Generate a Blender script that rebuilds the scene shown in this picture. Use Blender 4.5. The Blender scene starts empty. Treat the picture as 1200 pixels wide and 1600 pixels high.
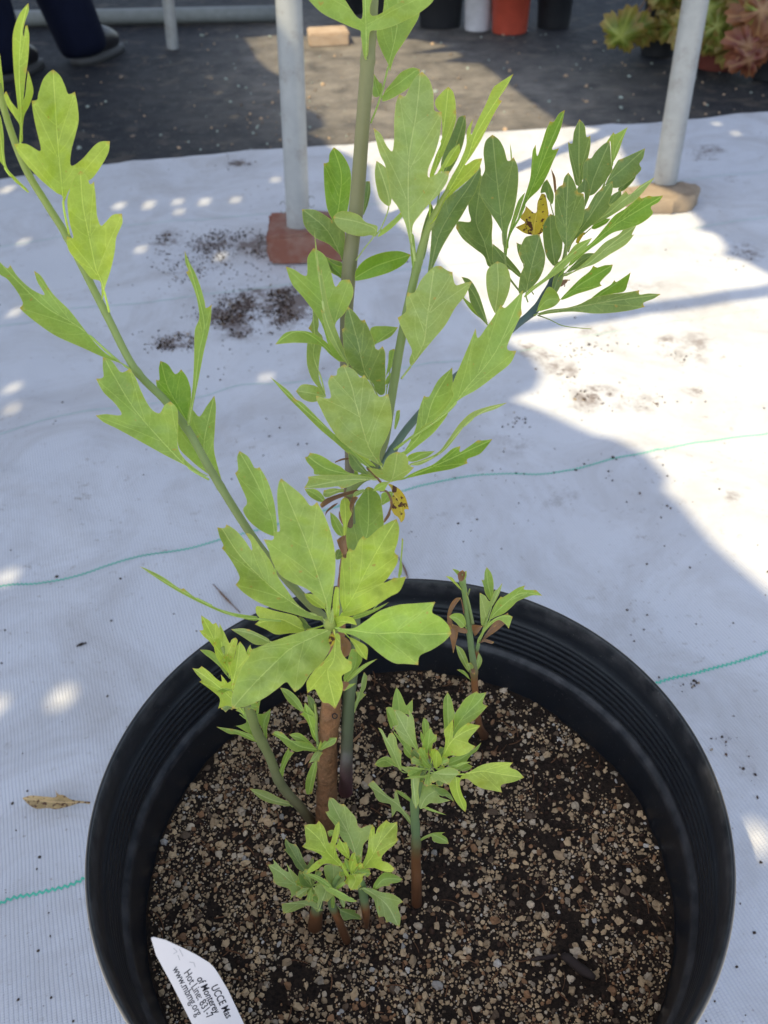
import bpy, bmesh, math, random
from mathutils import Vector, Matrix, noise
from mathutils.geometry import delaunay_2d_cdt
rad = math.radians
S = bpy.context.scene
COL = S.collection
# ------------------------------------------------------------------ camera
FPX = 1400.0; PITCH = rad(39.75); ROLL = rad(1.5)
CAM = Vector((0.0, 0.0, 0.635))
_F = Vector((0, math.cos(PITCH), -math.sin(PITCH)))
_R0 = Vector((1, 0, 0)); _D0 = Vector((0, -math.sin(PITCH), -math.cos(PITCH)))
_R = _R0 * math.cos(ROLL) + _D0 * math.sin(ROLL)
_D = -_R0 * math.sin(ROLL) + _D0 * math.cos(ROLL)
cd = bpy.data.cameras.new('camera'); cam = bpy.data.objects.new('camera', cd); COL.objects.link(cam)
cd.sensor_fit = 'VERTICAL'; cd.sensor_height = 24; cd.sensor_width = 18; cd.lens = FPX / 1600 * 24
cd.clip_start = 0.01; cd.clip_end = 500
cd.dof.use_dof = True; cd.dof.focus_distance = 0.415; cd.dof.aperture_fstop = 11.5
M = Matrix((( _R.x, -_D.x, -_F.x, CAM.x), (_R.y, -_D.y, -_F.y, CAM.y), (_R.z, -_D.z, -_F.z, CAM.z), (0, 0, 0, 1)))
cam.matrix_world = M
S.camera = cam
# ------------------------------------------------------------------ light
SUN_EL = rad(57); SUN_AZ = math.atan2(-0.68, -0.66)         # towards the sun: left of and behind the viewer
SUNV = Vector((math.cos(SUN_EL) * math.cos(SUN_AZ), math.cos(SUN_EL) * math.sin(SUN_AZ), math.sin(SUN_EL)))
sd = bpy.data.lights.new('sun', 'SUN'); sun = bpy.data.objects.new('sun', sd); COL.objects.link(sun)
sd.energy = 2.4; sd.angle = rad(0.53); sd.color = (1.0, 0.84, 0.52)
sun.rotation_euler = SUNV.to_track_quat('Z', 'Y').to_euler()
W = bpy.data.worlds.new('World'); S.world = W; W.use_nodes = True
wn = W.node_tree.nodes; wl = W.node_tree.links
sky = wn.new('ShaderNodeTexSky'); sky.sky_type = 'NISHITA'; sky.sun_disc = False
sky.sun_elevation = SUN_EL; sky.sun_rotation = math.pi / 2 - SUN_AZ
sky.air_density = 1.0; sky.dust_density = 1.2
hs = wn.new('ShaderNodeHueSaturation'); hs.inputs['Saturation'].default_value = 0.72
wl.new(sky.outputs[0], hs.inputs['Color']); wl.new(hs.outputs[0], wn['Background'].inputs[0]); wn['Background'].inputs[1].default_value = 0.12
S.view_settings.view_transform = 'Standard'; S.view_settings.look = 'None'
S.view_settings.exposure = 1.38; S.view_settings.gamma = 1.0
S.cycles.use_denoising = True
S.cycles.max_bounces = 8; S.cycles.transparent_max_bounces = 8

# ------------------------------------------------------------------ helpers
def ray(x, y):
    return _F + _R * ((x - 600) / FPX) + _D * ((y - 800) / FPX)
def at(x, y, z):                       # point seen at (x, y), z metres deep
    return CAM + ray(x, y) * z
def hit(x, y, h=0.0):                  # point of a level plane seen at (x, y)
    r = ray(x, y); return CAM + r * ((h - CAM.z) / r.z)
def tag(o, label=None, cat=None, group=None, kind=None):
    if label: o['label'] = label
    if cat: o['category'] = cat
    if group: o['group'] = group
    if kind: o['kind'] = kind
    return o
def empty(name, loc, rz=0):
    o = bpy.data.objects.new(name, None); COL.objects.link(o)
    o.location = loc; o.rotation_euler.z = rz; o.empty_display_size = 0.05
    return o
def mesh(name, verts, faces, mat, parent=None, smooth=True, attrs=None, world=True):
    me = bpy.data.meshes.new(name); me.from_pydata([tuple(v) for v in verts], [], faces)
    if smooth: me.polygons.foreach_set('use_smooth', [True] * len(me.polygons))
    if attrs:
        for k, vals in attrs.items():
            if vals and isinstance(vals[0], (tuple, list)):
                a = me.attributes.new(k, 'FLOAT_COLOR', 'POINT'); a.data.foreach_set('color', [c for v in vals for c in v])
            else:
                a = me.attributes.new(k, 'FLOAT', 'POINT'); a.data.foreach_set('value', vals)
    me.update()
    o = bpy.data.objects.new(name, me); COL.objects.link(o)
    for m in (mat if isinstance(mat, list) else [mat]): me.materials.append(m)
    if parent is not None:
        o.parent = parent
        if world: o.matrix_parent_inverse = pmat(parent).inverted()
    return o
def pmat(o):
    m = Matrix.Translation(o.location) @ o.rotation_euler.to_matrix().to_4x4()
    if o.parent: m = pmat(o.parent) @ o.matrix_parent_inverse @ m
    return m
def bevel(o, w, n=2):
    b = o.modifiers.new('bevel', 'BEVEL'); b.width = w; b.segments = n; b.limit_method = 'ANGLE'; return o

class NT:
    def __init__(s, name):
        s.m = bpy.data.materials.new(name); s.m.use_nodes = True
        s.n = s.m.node_tree.nodes; s.l = s.m.node_tree.links
        s.p = s.n['Principled BSDF']; s.out = s.n['Material Output']
        s.tc = None
    def co(s):
        if not s.tc: s.tc = s.n.new('ShaderNodeTexCoord')
        return s.tc.outputs['Object']
    def geo(s):
        return s.n.new('ShaderNodeNewGeometry').outputs['Position']
    def noise(s, scale, vec=None, detail=4, rough=0.55, dist=0):
        t = s.n.new('ShaderNodeTexNoise'); t.inputs['Scale'].default_value = scale
        t.inputs['Detail'].default_value = detail; t.inputs['Roughness'].default_value = rough; t.inputs['Distortion'].default_value = dist
        s.l.new(vec or s.geo(), t.inputs['Vector']); return t.outputs['Fac']
    def vor(s, scale, vec=None, feat='F1'):
        t = s.n.new('ShaderNodeTexVoronoi'); t.feature = feat; t.inputs['Scale'].default_value = scale
        s.l.new(vec or s.geo(), t.inputs['Vector']); return t.outputs['Distance']
    def ramp(s, fac, stops):
        r = s.n.new('ShaderNodeValToRGB'); e = r.color_ramp.elements
        while len(e) < len(stops): e.new(0.5)
        for k, (p, c) in enumerate(stops):
            e[k].position = p; e[k].color = (c, c, c, 1) if isinstance(c, (int, float)) else (*c, 1)
        s.l.new(fac, r.inputs[0]); return r.outputs[0]
    def mix(s, fac, a, b, mode='MIX'):
        x = s.n.new('ShaderNodeMix'); x.data_type = 'RGBA'; x.blend_type = mode
        for i, v in ((0, fac), (6, a), (7, b)):
            if hasattr(v, 'is_linked'): s.l.new(v, x.inputs[i])
            elif i == 0: x.inputs[0].default_value = v
            else: x.inputs[i].default_value = (*v, 1)
        return x.outputs[2]
    def math(s, op, a, b=0.0, clamp=False):
        x = s.n.new('ShaderNodeMath'); x.operation = op; x.use_clamp = clamp
        for i, v in ((0, a), (1, b)):
            if hasattr(v, 'is_linked'): s.l.new(v, x.inputs[i])
            else: x.inputs[i].default_value = v
        return x.outputs[0]
    def attr(s, name, out='Fac'):
        a = s.n.new('ShaderNodeAttribute'); a.attribute_name = name; return a.outputs[out]
    def bump(s, h, strength=0.3, dist=0.001, normal=None):
        b = s.n.new('ShaderNodeBump'); b.inputs['Strength'].default_value = strength; b.inputs['Distance'].default_value = dist
        s.l.new(h, b.inputs['Height'])
        if normal: s.l.new(normal, b.inputs['Normal'])
        s.l.new(b.outputs[0], s.p.inputs['Normal']); return b.outputs[0]
    def set(s, base=None, rough=None, spec=None, metal=None):
        for k, v in (('Base Color', base), ('Roughness', rough), ('Specular IOR Level', spec), ('Metallic', metal)):
            if v is None: continue
            if hasattr(v, 'is_linked'): s.l.new(v, s.p.inputs[k])
            elif isinstance(v, tuple): s.p.inputs[k].default_value = (*v, 1)
            else: s.p.inputs[k].default_value = v
        return s

def simple(name, c, rough=0.6, spec=0.4, metal=0.0, var=0.25, scale=40, bump=0.2, bd=0.001):
    t = NT(name); n = t.noise(scale)
    t.set(t.mix(n, tuple(x * (1 - var) for x in c), tuple(min(1, x * (1 + var)) for x in c)), rough, spec, metal)
    if bump: t.bump(t.noise(scale * 4), bump, bd)
    return t.m

# leaf materials: pigment from attributes (vein, edge, spot), light passes through the blade
def leaf_mat(name, col, trans=0.42, tcol=None, edge=(0.66, 0.62, 0.16), veinc=None, edge_amt=0.5, spots=0.0, rough=0.43, mott=0.16):
    t = NT(name); n1 = t.noise(260, detail=5); n2 = t.noise(60, detail=2)
    veinc = veinc or (min(1, col[0] * 1.35 + 0.24), min(1, col[1] * 1.25 + 0.22), col[2] * 1.8 + 0.08)
    base = t.mix(t.ramp(n2, [(0.3, 0.0), (0.7, 1.0)]), tuple(c * (1 - mott) for c in col), tuple(min(1, c * (1 + mott)) for c in col))
    base = t.mix(t.math('MULTIPLY', n1, 0.25), base, tuple(c * 0.7 for c in col))
    sd_ = t.math('MULTIPLY', t.attr('side'), t.ramp(t.noise(90, detail=3), [(0.3, 0.25), (0.7, 0.7)]))
    base = t.mix(t.math('MULTIPLY', sd_, 0.35), base, (min(1, col[0] * 1.35 + .02), min(1, col[1] * 1.12), col[2] * .65))
    fine = t.ramp(t.noise(1100, detail=3), [(0.35, 0.0), (0.65, 1.0)])
    base = t.mix(t.math('MULTIPLY', fine, 0.10), base, tuple(c * 0.55 for c in col))
    sp_ = t.ramp(t.noise(420, detail=1), [(0.735, 0.0), (0.76, 1.0)])
    base = t.mix(t.math('MULTIPLY', sp_, 0.6), base, (0.50, 0.28, 0.05))
    nv = t.ramp(t.vor(420, feat='DISTANCE_TO_EDGE'), [(0.0, 1.0), (0.10, 0.0)])
    base = t.mix(t.math('MULTIPLY', nv, 0.11), base, veinc)
    base = t.mix(t.math('MULTIPLY', t.attr('vein'), 0.95), base, veinc)
    base = t.mix(t.math('MULTIPLY', t.attr('edge'), edge_amt), base, edge)
    base = t.mix(t.math('MULTIPLY', t.attr('tip'), 0.9), base, (0.62, 0.36, 0.06))
    if spots:
        v = t.ramp(t.noise(330, detail=2), [(0.62 - spots * .1, 0.0), (0.66 - spots * .1, 1.0)])
        base = t.mix(v, base, (0.10, 0.035, 0.012))
    t.set(base, rough, 0.5)
    h = t.math('ADD', t.math('MULTIPLY', n1, 0.5), t.math('MULTIPLY', t.attr('vein'), 0.35))
    h = t.math('ADD', h, t.math('MULTIPLY', t.noise(110, detail=2), 1.6))
    nb = t.bump(h, 0.6, 0.0011)
    tr = t.n.new('ShaderNodeBsdfTranslucent')
    tcol = tcol or (1.1, 1.25, 0.55)
    t.l.new(t.mix(1.0, base, tcol, 'MULTIPLY'), tr.inputs[0])
    mx = t.n.new('ShaderNodeMixShader'); mx.inputs[0].default_value = trans
    t.l.new(t.p.outputs[0], mx.inputs[1]); t.l.new(tr.outputs[0], mx.inputs[2]); t.l.new(mx.outputs[0], t.out.inputs[0])
    return t.m
LM = {  # tones hold real leaf colours plus backlit and shaded looks put into colour
 'g': leaf_mat('leaf_glaucous', (0.35, 0.445, 0.12), 0.30, mott=0.12),
 'y': leaf_mat('leaf_lime', (0.50, 0.61, 0.088), 0.40),
 'm': leaf_mat('leaf_green', (0.32, 0.45, 0.082), 0.36),
 'k': leaf_mat('leaf_olive', (0.365, 0.475, 0.09), 0.32, mott=0.2),
 'f': leaf_mat('leaf_fresh', (0.38, 0.54, 0.088), 0.36, mott=0.14),
 'd': leaf_mat('leaf_deep', (0.185, 0.265, 0.062), 0.32, edge_amt=0.45),
 'v': leaf_mat('leaf_vivid', (0.22, 0.37, 0.035), 0.44),
 'o': leaf_mat('leaf_yellowed', (0.60, 0.47, 0.04), 0.4, tcol=(1, .85, .4), edge=(0.5, 0.25, 0.03), spots=0.75),
 't': leaf_mat('leaf_tan', (0.46, 0.33, 0.15), 0.2, tcol=(1, .85, .5), edge=(0.30, 0.18, 0.08), spots=0.5, mott=0.45),
 'b': leaf_mat('leaf_dried', (0.26, 0.13, 0.055), 0.2, tcol=(1, .8, .5), edge=(0.35, 0.2, 0.09), veinc=(0.2, 0.1, 0.05), mott=0.4),
}
_SC = {'A': (0, 0, 2.6667), 'B': (350, 0, 2.6667), 'C': (750, 0, 2.6667), 'D': (0, 380, 2.6667), 'E': (400, 380, 2.6667),
       'F': (750, 380, 2.6667), 'G': (200, 700, 2.1818), 'H': (300, 1050, 2.1818), 'I': (650, 850, 4.8), 'T': (470, 0, 3.4286),
       'R': (690, 160, 3.3333), 'M': (440, 680, 5), 'N': (290, 940, 4), 'S': (570, 1060, 4.6154), 'Q': (410, 1230, 5),
       'P': (330, 730, 3.1579), 'O': (420, 380, 4.6154), 'X': (0, 0, 1)}
def pts(crop, s):
    ox, oy, k = _SC[crop]; out = []
    for w in s.split():
        sh = w.endswith('*'); a, b = w.rstrip('*').split(',')
        out.append((ox + float(a) / k, oy + float(b) / k, sh))
    return out
def catmull(p, closed, step):
    """Catmull-Rom through p, broken at the sharp points."""
    n = len(p); out = []
    rng = range(n) if closed else range(n - 1)
    for i in rng:
        p1, p2 = p[i], p[(i + 1) % n]
        p0 = p[i - 1] if (closed or i > 0) else p1
        p3 = p[(i + 2) % n] if (closed or i + 2 < n) else p2
        if p1[2]: p0 = p1
        if p2[2]: p3 = p2
        L = math.hypot(p2[0] - p1[0], p2[1] - p1[1]); m = max(1, int(round(L / step)))
        for j in range(m):
            t = j / m; q = []
            for c in (0, 1):
                m1 = (p2[c] - p0[c]) * 0.5; m2 = (p3[c] - p1[c]) * 0.5
                lim = L * 1.0
                m1 = max(-lim, min(lim, m1)); m2 = max(-lim, min(lim, m2))
                q.append((2*t**3-3*t*t+1)*p1[c] + (t**3-2*t*t+t)*m1 + (-2*t**3+3*t*t)*p2[c] + (t**3-t*t)*m2)
            out.append(tuple(q))
    if not closed: out.append((p[-1][0], p[-1][1]))
    return out
def inside(x, y, poly):
    r = False; j = len(poly) - 1
    for i in range(len(poly)):
        xi, yi = poly[i]; xj, yj = poly[j]
        if (yi > y) != (yj > y) and x < (xj - xi) * (y - yi) / (yj - yi) + xi: r = not r
        j = i
    return r
def segd(x, y, a, b):
    dx, dy = b[0] - a[0], b[1] - a[1]; L = dx * dx + dy * dy
    t = 0 if L == 0 else max(0, min(1, ((x - a[0]) * dx + (y - a[1]) * dy) / L))
    return math.hypot(x - a[0] - t * dx, y - a[1] - t * dy), t
def pold(x, y, line):
    best = 1e9; bt = 0
    for i in range(len(line) - 1):
        d, t = segd(x, y, line[i], line[i + 1])
        if d < best: best = d; bt = (i + t) / (len(line) - 1)
    return best, bt

def tube_mesh(P, Rr, seg=10, cap=True):
    """A tapering tube through the points P with radii Rr."""
    V = []; Fc = []; n = len(P); up = None
    for i, p in enumerate(P):
        t = (P[min(i + 1, n - 1)] - P[max(i - 1, 0)]).normalized()
        if up is None:
            up = t.orthogonal().normalized()
        else:
            up = (up - t * up.dot(t)).normalized()
        b = t.cross(up)
        for k in range(seg):
            a = 2 * math.pi * k / seg
            V.append(p + (up * math.cos(a) + b * math.sin(a)) * Rr[i])
    for i in range(n - 1):
        for k in range(seg):
            a = i * seg + k; b2 = i * seg + (k + 1) % seg
            Fc.append((a, b2, b2 + seg, a + seg))
    if cap:
        Fc.append(tuple(range(seg - 1, -1, -1))); Fc.append(tuple(range((n - 1) * seg, n * seg)))
    return V, Fc
def spline3(pp, sub=6):
    out = []
    n = len(pp)
    for i in range(n - 1):
        p0 = pp[max(i - 1, 0)]; p1 = pp[i]; p2 = pp[i + 1]; p3 = pp[min(i + 2, n - 1)]
        for j in range(sub):
            t = j / sub
            out.append([0.5 * ((2 * b) + (-a + c) * t + (2 * a - 5 * b + 4 * c - d) * t * t + (-a + 3 * b - 3 * c + d) * t ** 3) for a, b, c, d in zip(p0, p1, p2, p3)])
    out.append(list(pp[-1])); return out

rl = random.Random(5)
def stem(name, spec, mat, parent, seg=12, knots=(), rough=0.0):
    """spec: (x, y, depth, width in picture units) -> a real tube at that distance."""
    q = spline3(spec, 14); P = []; Rr = []
    for i, (x, y, z, w) in enumerate(q):
        p = at(x, y, z); r = w * 0.5 * z / FPX
        for kx, ky in knots:
            r *= 1 + 0.20 * math.exp(-((x - kx) ** 2 + (y - ky) ** 2) / 28.0)
        if rough: r *= 1 + rough * noise.noise(p * 130)
        P.append(p); Rr.append(r)
    V, Fc = tube_mesh(P, Rr, seg)
    if rough:
        V = [v + Vector((noise.noise(v * 300), noise.noise(v * 300 + Vector((9, 0, 0))), noise.noise(v * 300 + Vector((0, 9, 0))))) * 0.0006 * rough * 5 for v in V]
    h = [0.0] * len(V)
    for i in range(len(P)):
        for k in range(seg): h[i * seg + k] = i / (len(P) - 1)
    return mesh(name, V, Fc, mat, parent, attrs={'along': h})

def leaf(parent, skel, crop, tone, dz0, dz1, tilt, mid, out, name='leaf', cup=0.26, bend=0.07, base=None):
    """A leaf blade: its outline lies on a plane of its own through base and tip, at its own distance, then is cupped and veined.
    skel = list of (x, y, depth) of the stem that bears it; dz0/dz1 = millimetres further (+) or nearer (-) than the stem."""
    mp = pts(crop, mid); op = pts(crop, out)
    xs = [p[0] for p in op]; ys = [p[1] for p in op]
    size = max(max(xs) - min(xs), max(ys) - min(ys))
    area = abs(sum(op[i][0] * op[(i + 1) % len(op)][1] - op[(i + 1) % len(op)][0] * op[i][1] for i in range(len(op)))) / 2
    sp = max(1.7, min(3.6, math.sqrt(max(area, 30)) / 13))
    ol = catmull(op, True, sp * 0.9)
    ml = catmull([(a, b, False) for a, b, _ in mp], False, sp)
    # depth of the bearer nearest to the base
    bx, by = ml[0]; zb = base
    if zb is None:
        bd = 1e9
        for i in range(len(skel) - 1):
            d, t = segd(bx, by, skel[i], skel[i + 1])
            if d < bd: bd = d; zb = skel[i][2] * (1 - t) + skel[i + 1][2] * t
    z0 = zb + dz0 * 0.001; z1 = zb + dz1 * 0.001
    B = at(bx, by, z0); T = at(ml[-1][0], ml[-1][1], z1)
    ax = (T - B); L3 = ax.length; ax.normalize()
    view = ((B + T) / 2 - CAM).normalized()
    w = view.cross(ax).normalized()
    w = Matrix.Rotation(rad(tilt), 3, ax) @ w
    N = ax.cross(w).normalized()
    if N.dot(view) > 0: N = -N
    den0 = N.dot(B - CAM)
    rnd = random.Random(int(bx * 7 + by * 13 + size))
    ph = Vector((rnd.uniform(0, 9), rnd.uniform(0, 9), rnd.uniform(0, 9)))
    vfold = rnd.uniform(0.16, 0.34) * (1 if cup > 0 else -1); cup = cup * rnd.uniform(.6, 1.7)
    # veins
    veins = [[(x, y, 1.0) for x, y in ml]]
    for i, p in enumerate(op):
        if not p[2]: continue
        if math.hypot(p[0] - ml[-1][0], p[1] - ml[-1][1]) < size * 0.10: continue
        d, t = pold(p[0], p[1], ml)
        if d < 6 or t < 0.12: continue
        ts = max(0.06, t - 0.30 - rnd.uniform(0, .08)); k = int(ts * (len(ml) - 1)); a = ml[k]
        a2 = ml[min(len(ml) - 1, k + max(2, len(ml) // 8))]
        v = catmull([(a[0], a[1], 0), (a[0] * .55 + a2[0] * .1 + p[0] * .35, a[1] * .55 + a2[1] * .1 + p[1] * .35, 0), (p[0] * .93 + a[0] * .07, p[1] * .93 + a[1] * .07, 0)], False, sp)
        veins.append([(x, y, 0.55) for x, y in v])
    if area > 2500:
        for ts in (0.16, 0.33, 0.52, 0.70):
            for sgn in (-1, 1):
                k = int((ts + rnd.uniform(-.04, .04)) * (len(ml) - 1)); a = ml[k]; b = ml[min(len(ml) - 1, k + 2)]
                tx, ty = b[0] - a[0], b[1] - a[1]; q = math.hypot(tx, ty) or 1; tx /= q; ty /= q
                dx, dy = tx * .62 - sgn * ty * .78, ty * .62 + sgn * tx * .78
                v = []; s = 0
                while s < size * 0.36:
                    x = a[0] + dx * s * (1 - s / size * .7) + tx * s * s / size * 1.5; y = a[1] + dy * s * (1 - s / size * .7) + ty * s * s / size * 1.5
                    if not inside(x, y, ol): break
                    v.append((x, y, 0.34)); s += sp
                if len(v) > 4: veins.append(v[:-1])
    V2 = [Vector(p) for p in ol]; n0 = len(V2); edges = [(i, (i + 1) % n0) for i in range(n0)]
    vv = [0.0] * n0; occ = {}
    def key(x, y): return (int(x // 4), int(y // 4))
    def put(x, y, val, dmin):
        kx, ky = key(x, y)
        for i in (-1, 0, 1):
            for j in (-1, 0, 1):
                for (a, b) in occ.get((kx + i, ky + j), ()):
                    if (a - x) ** 2 + (b - y) ** 2 < dmin * dmin: return None
        occ.setdefault((kx, ky), []).append((x, y)); V2.append(Vector((x, y))); vv.append(val); return len(V2) - 1
    for (x, y) in ol: occ.setdefault(key(x, y), []).append((x, y))
    for vi, v in enumerate(veins):
        wd = (1.3 if vi == 0 else 0.95); thin = min(1.0, 0.35 + size / 170)
        prev = None
        for i, (x, y, s) in enumerate(v):
            if not inside(x, y, ol): prev = None; continue
            a = put(x, y, s * thin * (1 - 0.35 * i / len(v)), sp * 0.35)
            if a is None: prev = None; continue
            if prev is not None: edges.append((prev, a))
            prev = a
        for i in range(len(v) - 1):
            x, y, s = v[i]; tx, ty = v[i + 1][0] - x, v[i + 1][1] - y; q = math.hypot(tx, ty) or 1
            for sg in (-1, 1):
                xx, yy = x - ty / q * wd * sg, y + tx / q * wd * sg
                if inside(xx, yy, ol): put(xx, yy, 0.0, 0.6)
    for i in range(n0):
        a, b = ol[i - 1], ol[(i + 1) % n0]; tx, ty = b[0] - a[0], b[1] - a[1]; q = math.hypot(tx, ty) or 1
        for sg in (-1, 1):
            xx, yy = ol[i][0] - ty / q * sg * 1.0, ol[i][1] + tx / q * sg * 1.0
            if inside(xx, yy, ol): put(xx, yy, 0.0, 0.75); break
    y = min(ys); row = 0
    while y < max(ys):
        x = min(xs) + (sp / 2 if row % 2 else 0)
        while x < max(xs):
            if inside(x, y, ol): put(x, y, 0.0, sp * 0.75)
            x += sp
        y += sp * 0.87; row += 1
    r = delaunay_2d_cdt(V2, edges, [], 0, 1e-4)
    rv, rf, ov = r[0], r[2], r[3]
    faces = []
    for f in rf:
        cx = sum(rv[i][0] for i in f) / len(f); cy = sum(rv[i][1] for i in f) / len(f)
        if inside(cx, cy, ol): faces.append(tuple(f))
    used = sorted({i for f in faces for i in f}); mp2 = {u: k for k, u in enumerate(used)}
    faces = [tuple(mp2[i] for i in f) for f in faces]
    wmax = max(6.0, area / max(size, 1) * 0.55)
    V3 = []; av = []; ae = []; atp = []; asd = []
    sharp = [(p[0], p[1]) for p in op if p[2]]
    for u in used:
        x, y = rv[u]; R_ = ray(x, y)
        z = den0 / N.dot(R_)
        z = max(zb * 0.72, min(zb * 1.30, z))
        d, t = pold(x, y, ml); s = d / wmax
        px = z / FPX
        lift = cup * (s * s if s < 1 else 2 * s - 1) * wmax * 0.5 * px      # sides rise towards the viewer
        lift += vfold * min(s, 1.3) * wmax * px
        lift += bend * math.sin(math.pi * t) * L3
        lift += noise.noise(Vector((x / 26, y / 26, 0)) + ph) * 0.13 * wmax * px * 2.2
        V3.append(CAM + R_ * (z - lift))
        vals = [vv[i] for i in ov[u]] if ov[u] else [0.0]
        av.append(max(vals) if vals else 0.0)
        isb = any(i < n0 for i in ov[u])
        ae.append(1.0 if isb else 0.0)
        tp = 0.0
        for sx, sy in sharp:
            tp = max(tp, 1 - math.hypot(sx - x, sy - y) / (3.2 + size * 0.022))
        atp.append(max(0.0, tp)); asd.append(min(1.0, s * s))
    # flip so that the upper side looks at the viewer
    if faces:
        a, b, c = (V3[i] for i in faces[0][:3])
        if (b - a).cross(c - a).dot(a - CAM) > 0: faces = [tuple(reversed(f)) for f in faces]
    # petiole and raised midrib in the same mesh
    P = []; Rr = []
    nm = len(ml)
    for i, (x, y) in enumerate(ml):
        t = i / max(1, nm - 1)
        if t > 0.86: break
        z = den0 / N.dot(ray(x, y)); z = max(zb * 0.72, min(zb * 1.30, z))
        ins = inside(x, y, ol)
        lift = bend * math.sin(math.pi * t) * L3 + (noise.noise(Vector((x / 26, y / 26, 0)) + ph) * 0.13 * wmax * z / FPX * 2.2)
        P.append(CAM + ray(x, y) * (z - lift + (0.0001 if ins else 0)))
        wpx = (1.2 + size * 0.012) if not ins else (0.5 + size * 0.005) * (1 - t * .8)
        Rr.append(max(0.25, wpx) * 0.5 * z / FPX * (1.0 if not ins else 0.8))
    if len(P) > 2:
        tv, tf = tube_mesh(P, Rr, 6); k0 = len(V3)
        V3 += tv; faces += [tuple(i + k0 for i in f) for f in tf]
        av += [0.6 * min(1.0, .35 + size / 170)] * len(tv); ae += [0.0] * len(tv); atp += [0.0] * len(tv); asd += [0.0] * len(tv)
    return mesh(name, V3, faces, LM[tone], parent, attrs={'vein': av, 'edge': ae, 'tip': atp, 'side': asd})

# ================================================================== SETTING
def sheet(name, poly_px, h, mat, sub=None, kind='structure', extra=None):
    P = [hit(x, y, h) for x, y in poly_px]
    return mesh(name, P, [tuple(range(len(P)))], mat, smooth=False)
# earth below everything
t = NT('earth'); n = t.noise(3); t.set(t.mix(n, (0.10, 0.085, 0.07), (0.16, 0.14, 0.11)), 0.95, 0.2); t.bump(t.noise(60), 0.5, 0.01)
g = mesh('ground', [(-200, -200, 0), (200, -200, 0), (200, 200, 0), (-200, 200, 0)], [(0, 1, 2, 3)], t.m, smooth=False)
tag(g, kind='structure')

def cloth_nodes(t, ang, pitch):
    """rib coordinate along the cloth's own axes"""
    mp = t.n.new('ShaderNodeMapping'); mp.inputs['Rotation'].default_value = (0, 0, -ang)
    t.l.new(t.geo(), mp.inputs[0]); sx = t.n.new('ShaderNodeSeparateXYZ'); t.l.new(mp.outputs[0], sx.inputs[0])
    wob = t.math('MULTIPLY', t.noise(6, detail=2), 0.012)
    u = t.math('ADD', sx.outputs[0], wob); v = sx.outputs[1]
    ru = t.math('SINE', t.math('MULTIPLY', u, 2 * math.pi / pitch)); rv = t.math('SINE', t.math('MULTIPLY', v, 2 * math.pi / (pitch * 0.62)))
    return ru, rv, mp.outputs[0]
_a = hit(0, 1412, 0.008); _b = hit(1200, 1020, 0.008)
ANG = math.atan2(_b.y - _a.y, _b.x - _a.x)          # run of the green marker threads

# black weed cloth
t = NT('black_weed_cloth'); ru, rv, mpv = cloth_nodes(t, ANG, 0.0035)
d = t.ramp(t.noise(2.2, detail=5, rough=.65), [(0.42, 0.0), (0.68, 1.0)])
c = t.mix(d, (0.009, 0.012, 0.019), (0.026, 0.027, 0.030))
fl = t.ramp(t.noise(180, detail=2), [(0.66, 0.0), (0.72, 1.0)])
c = t.mix(t.math('MULTIPLY', fl, 0.6), c, (0.30, 0.25, 0.19))
c = t.mix(t.math('MULTIPLY', t.ramp(t.noise(14, detail=5), [(0.56, 0.0), (0.62, 1.0)]), 0.35), c, (0.13, 0.105, 0.08))
c = t.mix(t.math('MULTIPLY', t.attr('dust_or_sun'), t.ramp(t.noise(11, detail=7, rough=.72), [(0.30, 0.25), (0.66, 1.0)])), c, (0.26, 0.235, 0.205))  # tan patch, partly dust, paints the sunlit strip brighter in the cloth colour
t.set(c, t.ramp(t.noise(30), [(0.3, 0.6), (0.7, 0.8)]), 0.14)
t.bump(t.math('ADD', t.math('MULTIPLY', ru, 0.4), t.math('ADD', t.noise(25, detail=3), t.math('MULTIPLY', rv, 0.3))), 0.5, 0.003)
BLACKCLOTH = t.m
V = []; Fc = []; SUNLIT = []
_sunlit = [(hit(600, 110, 0), .42, 0.65, .8), (hit(760, 175, 0), .40, .30, .75), (hit(520, 70, 0), .28, .6, .7), (hit(850, 110, 0), .2, .2, .15), (hit(300, 60, 0), .4, .5, .07)]
for j in range(121):
    for i in range(121):
        x = -6 + i * .1; y = .9 + 8.1 * (j / 120) ** 1.6; V.append((x, y, .004))
        SUNLIT.append(min(1, sum(k_ * math.exp(-((x - p.x) / sx) ** 2 - ((y - p.y) / sy) ** 2) for p, sx, sy, k_ in _sunlit)))
for j in range(120):
    for i in range(120):
        a_ = j * 121 + i; Fc.append((a_, a_ + 1, a_ + 122, a_ + 121))
bc = mesh('black_ground_cloth', V, Fc, BLACKCLOTH, smooth=False, attrs={'dust_or_sun': SUNLIT})
tag(bc, kind='structure')

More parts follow.
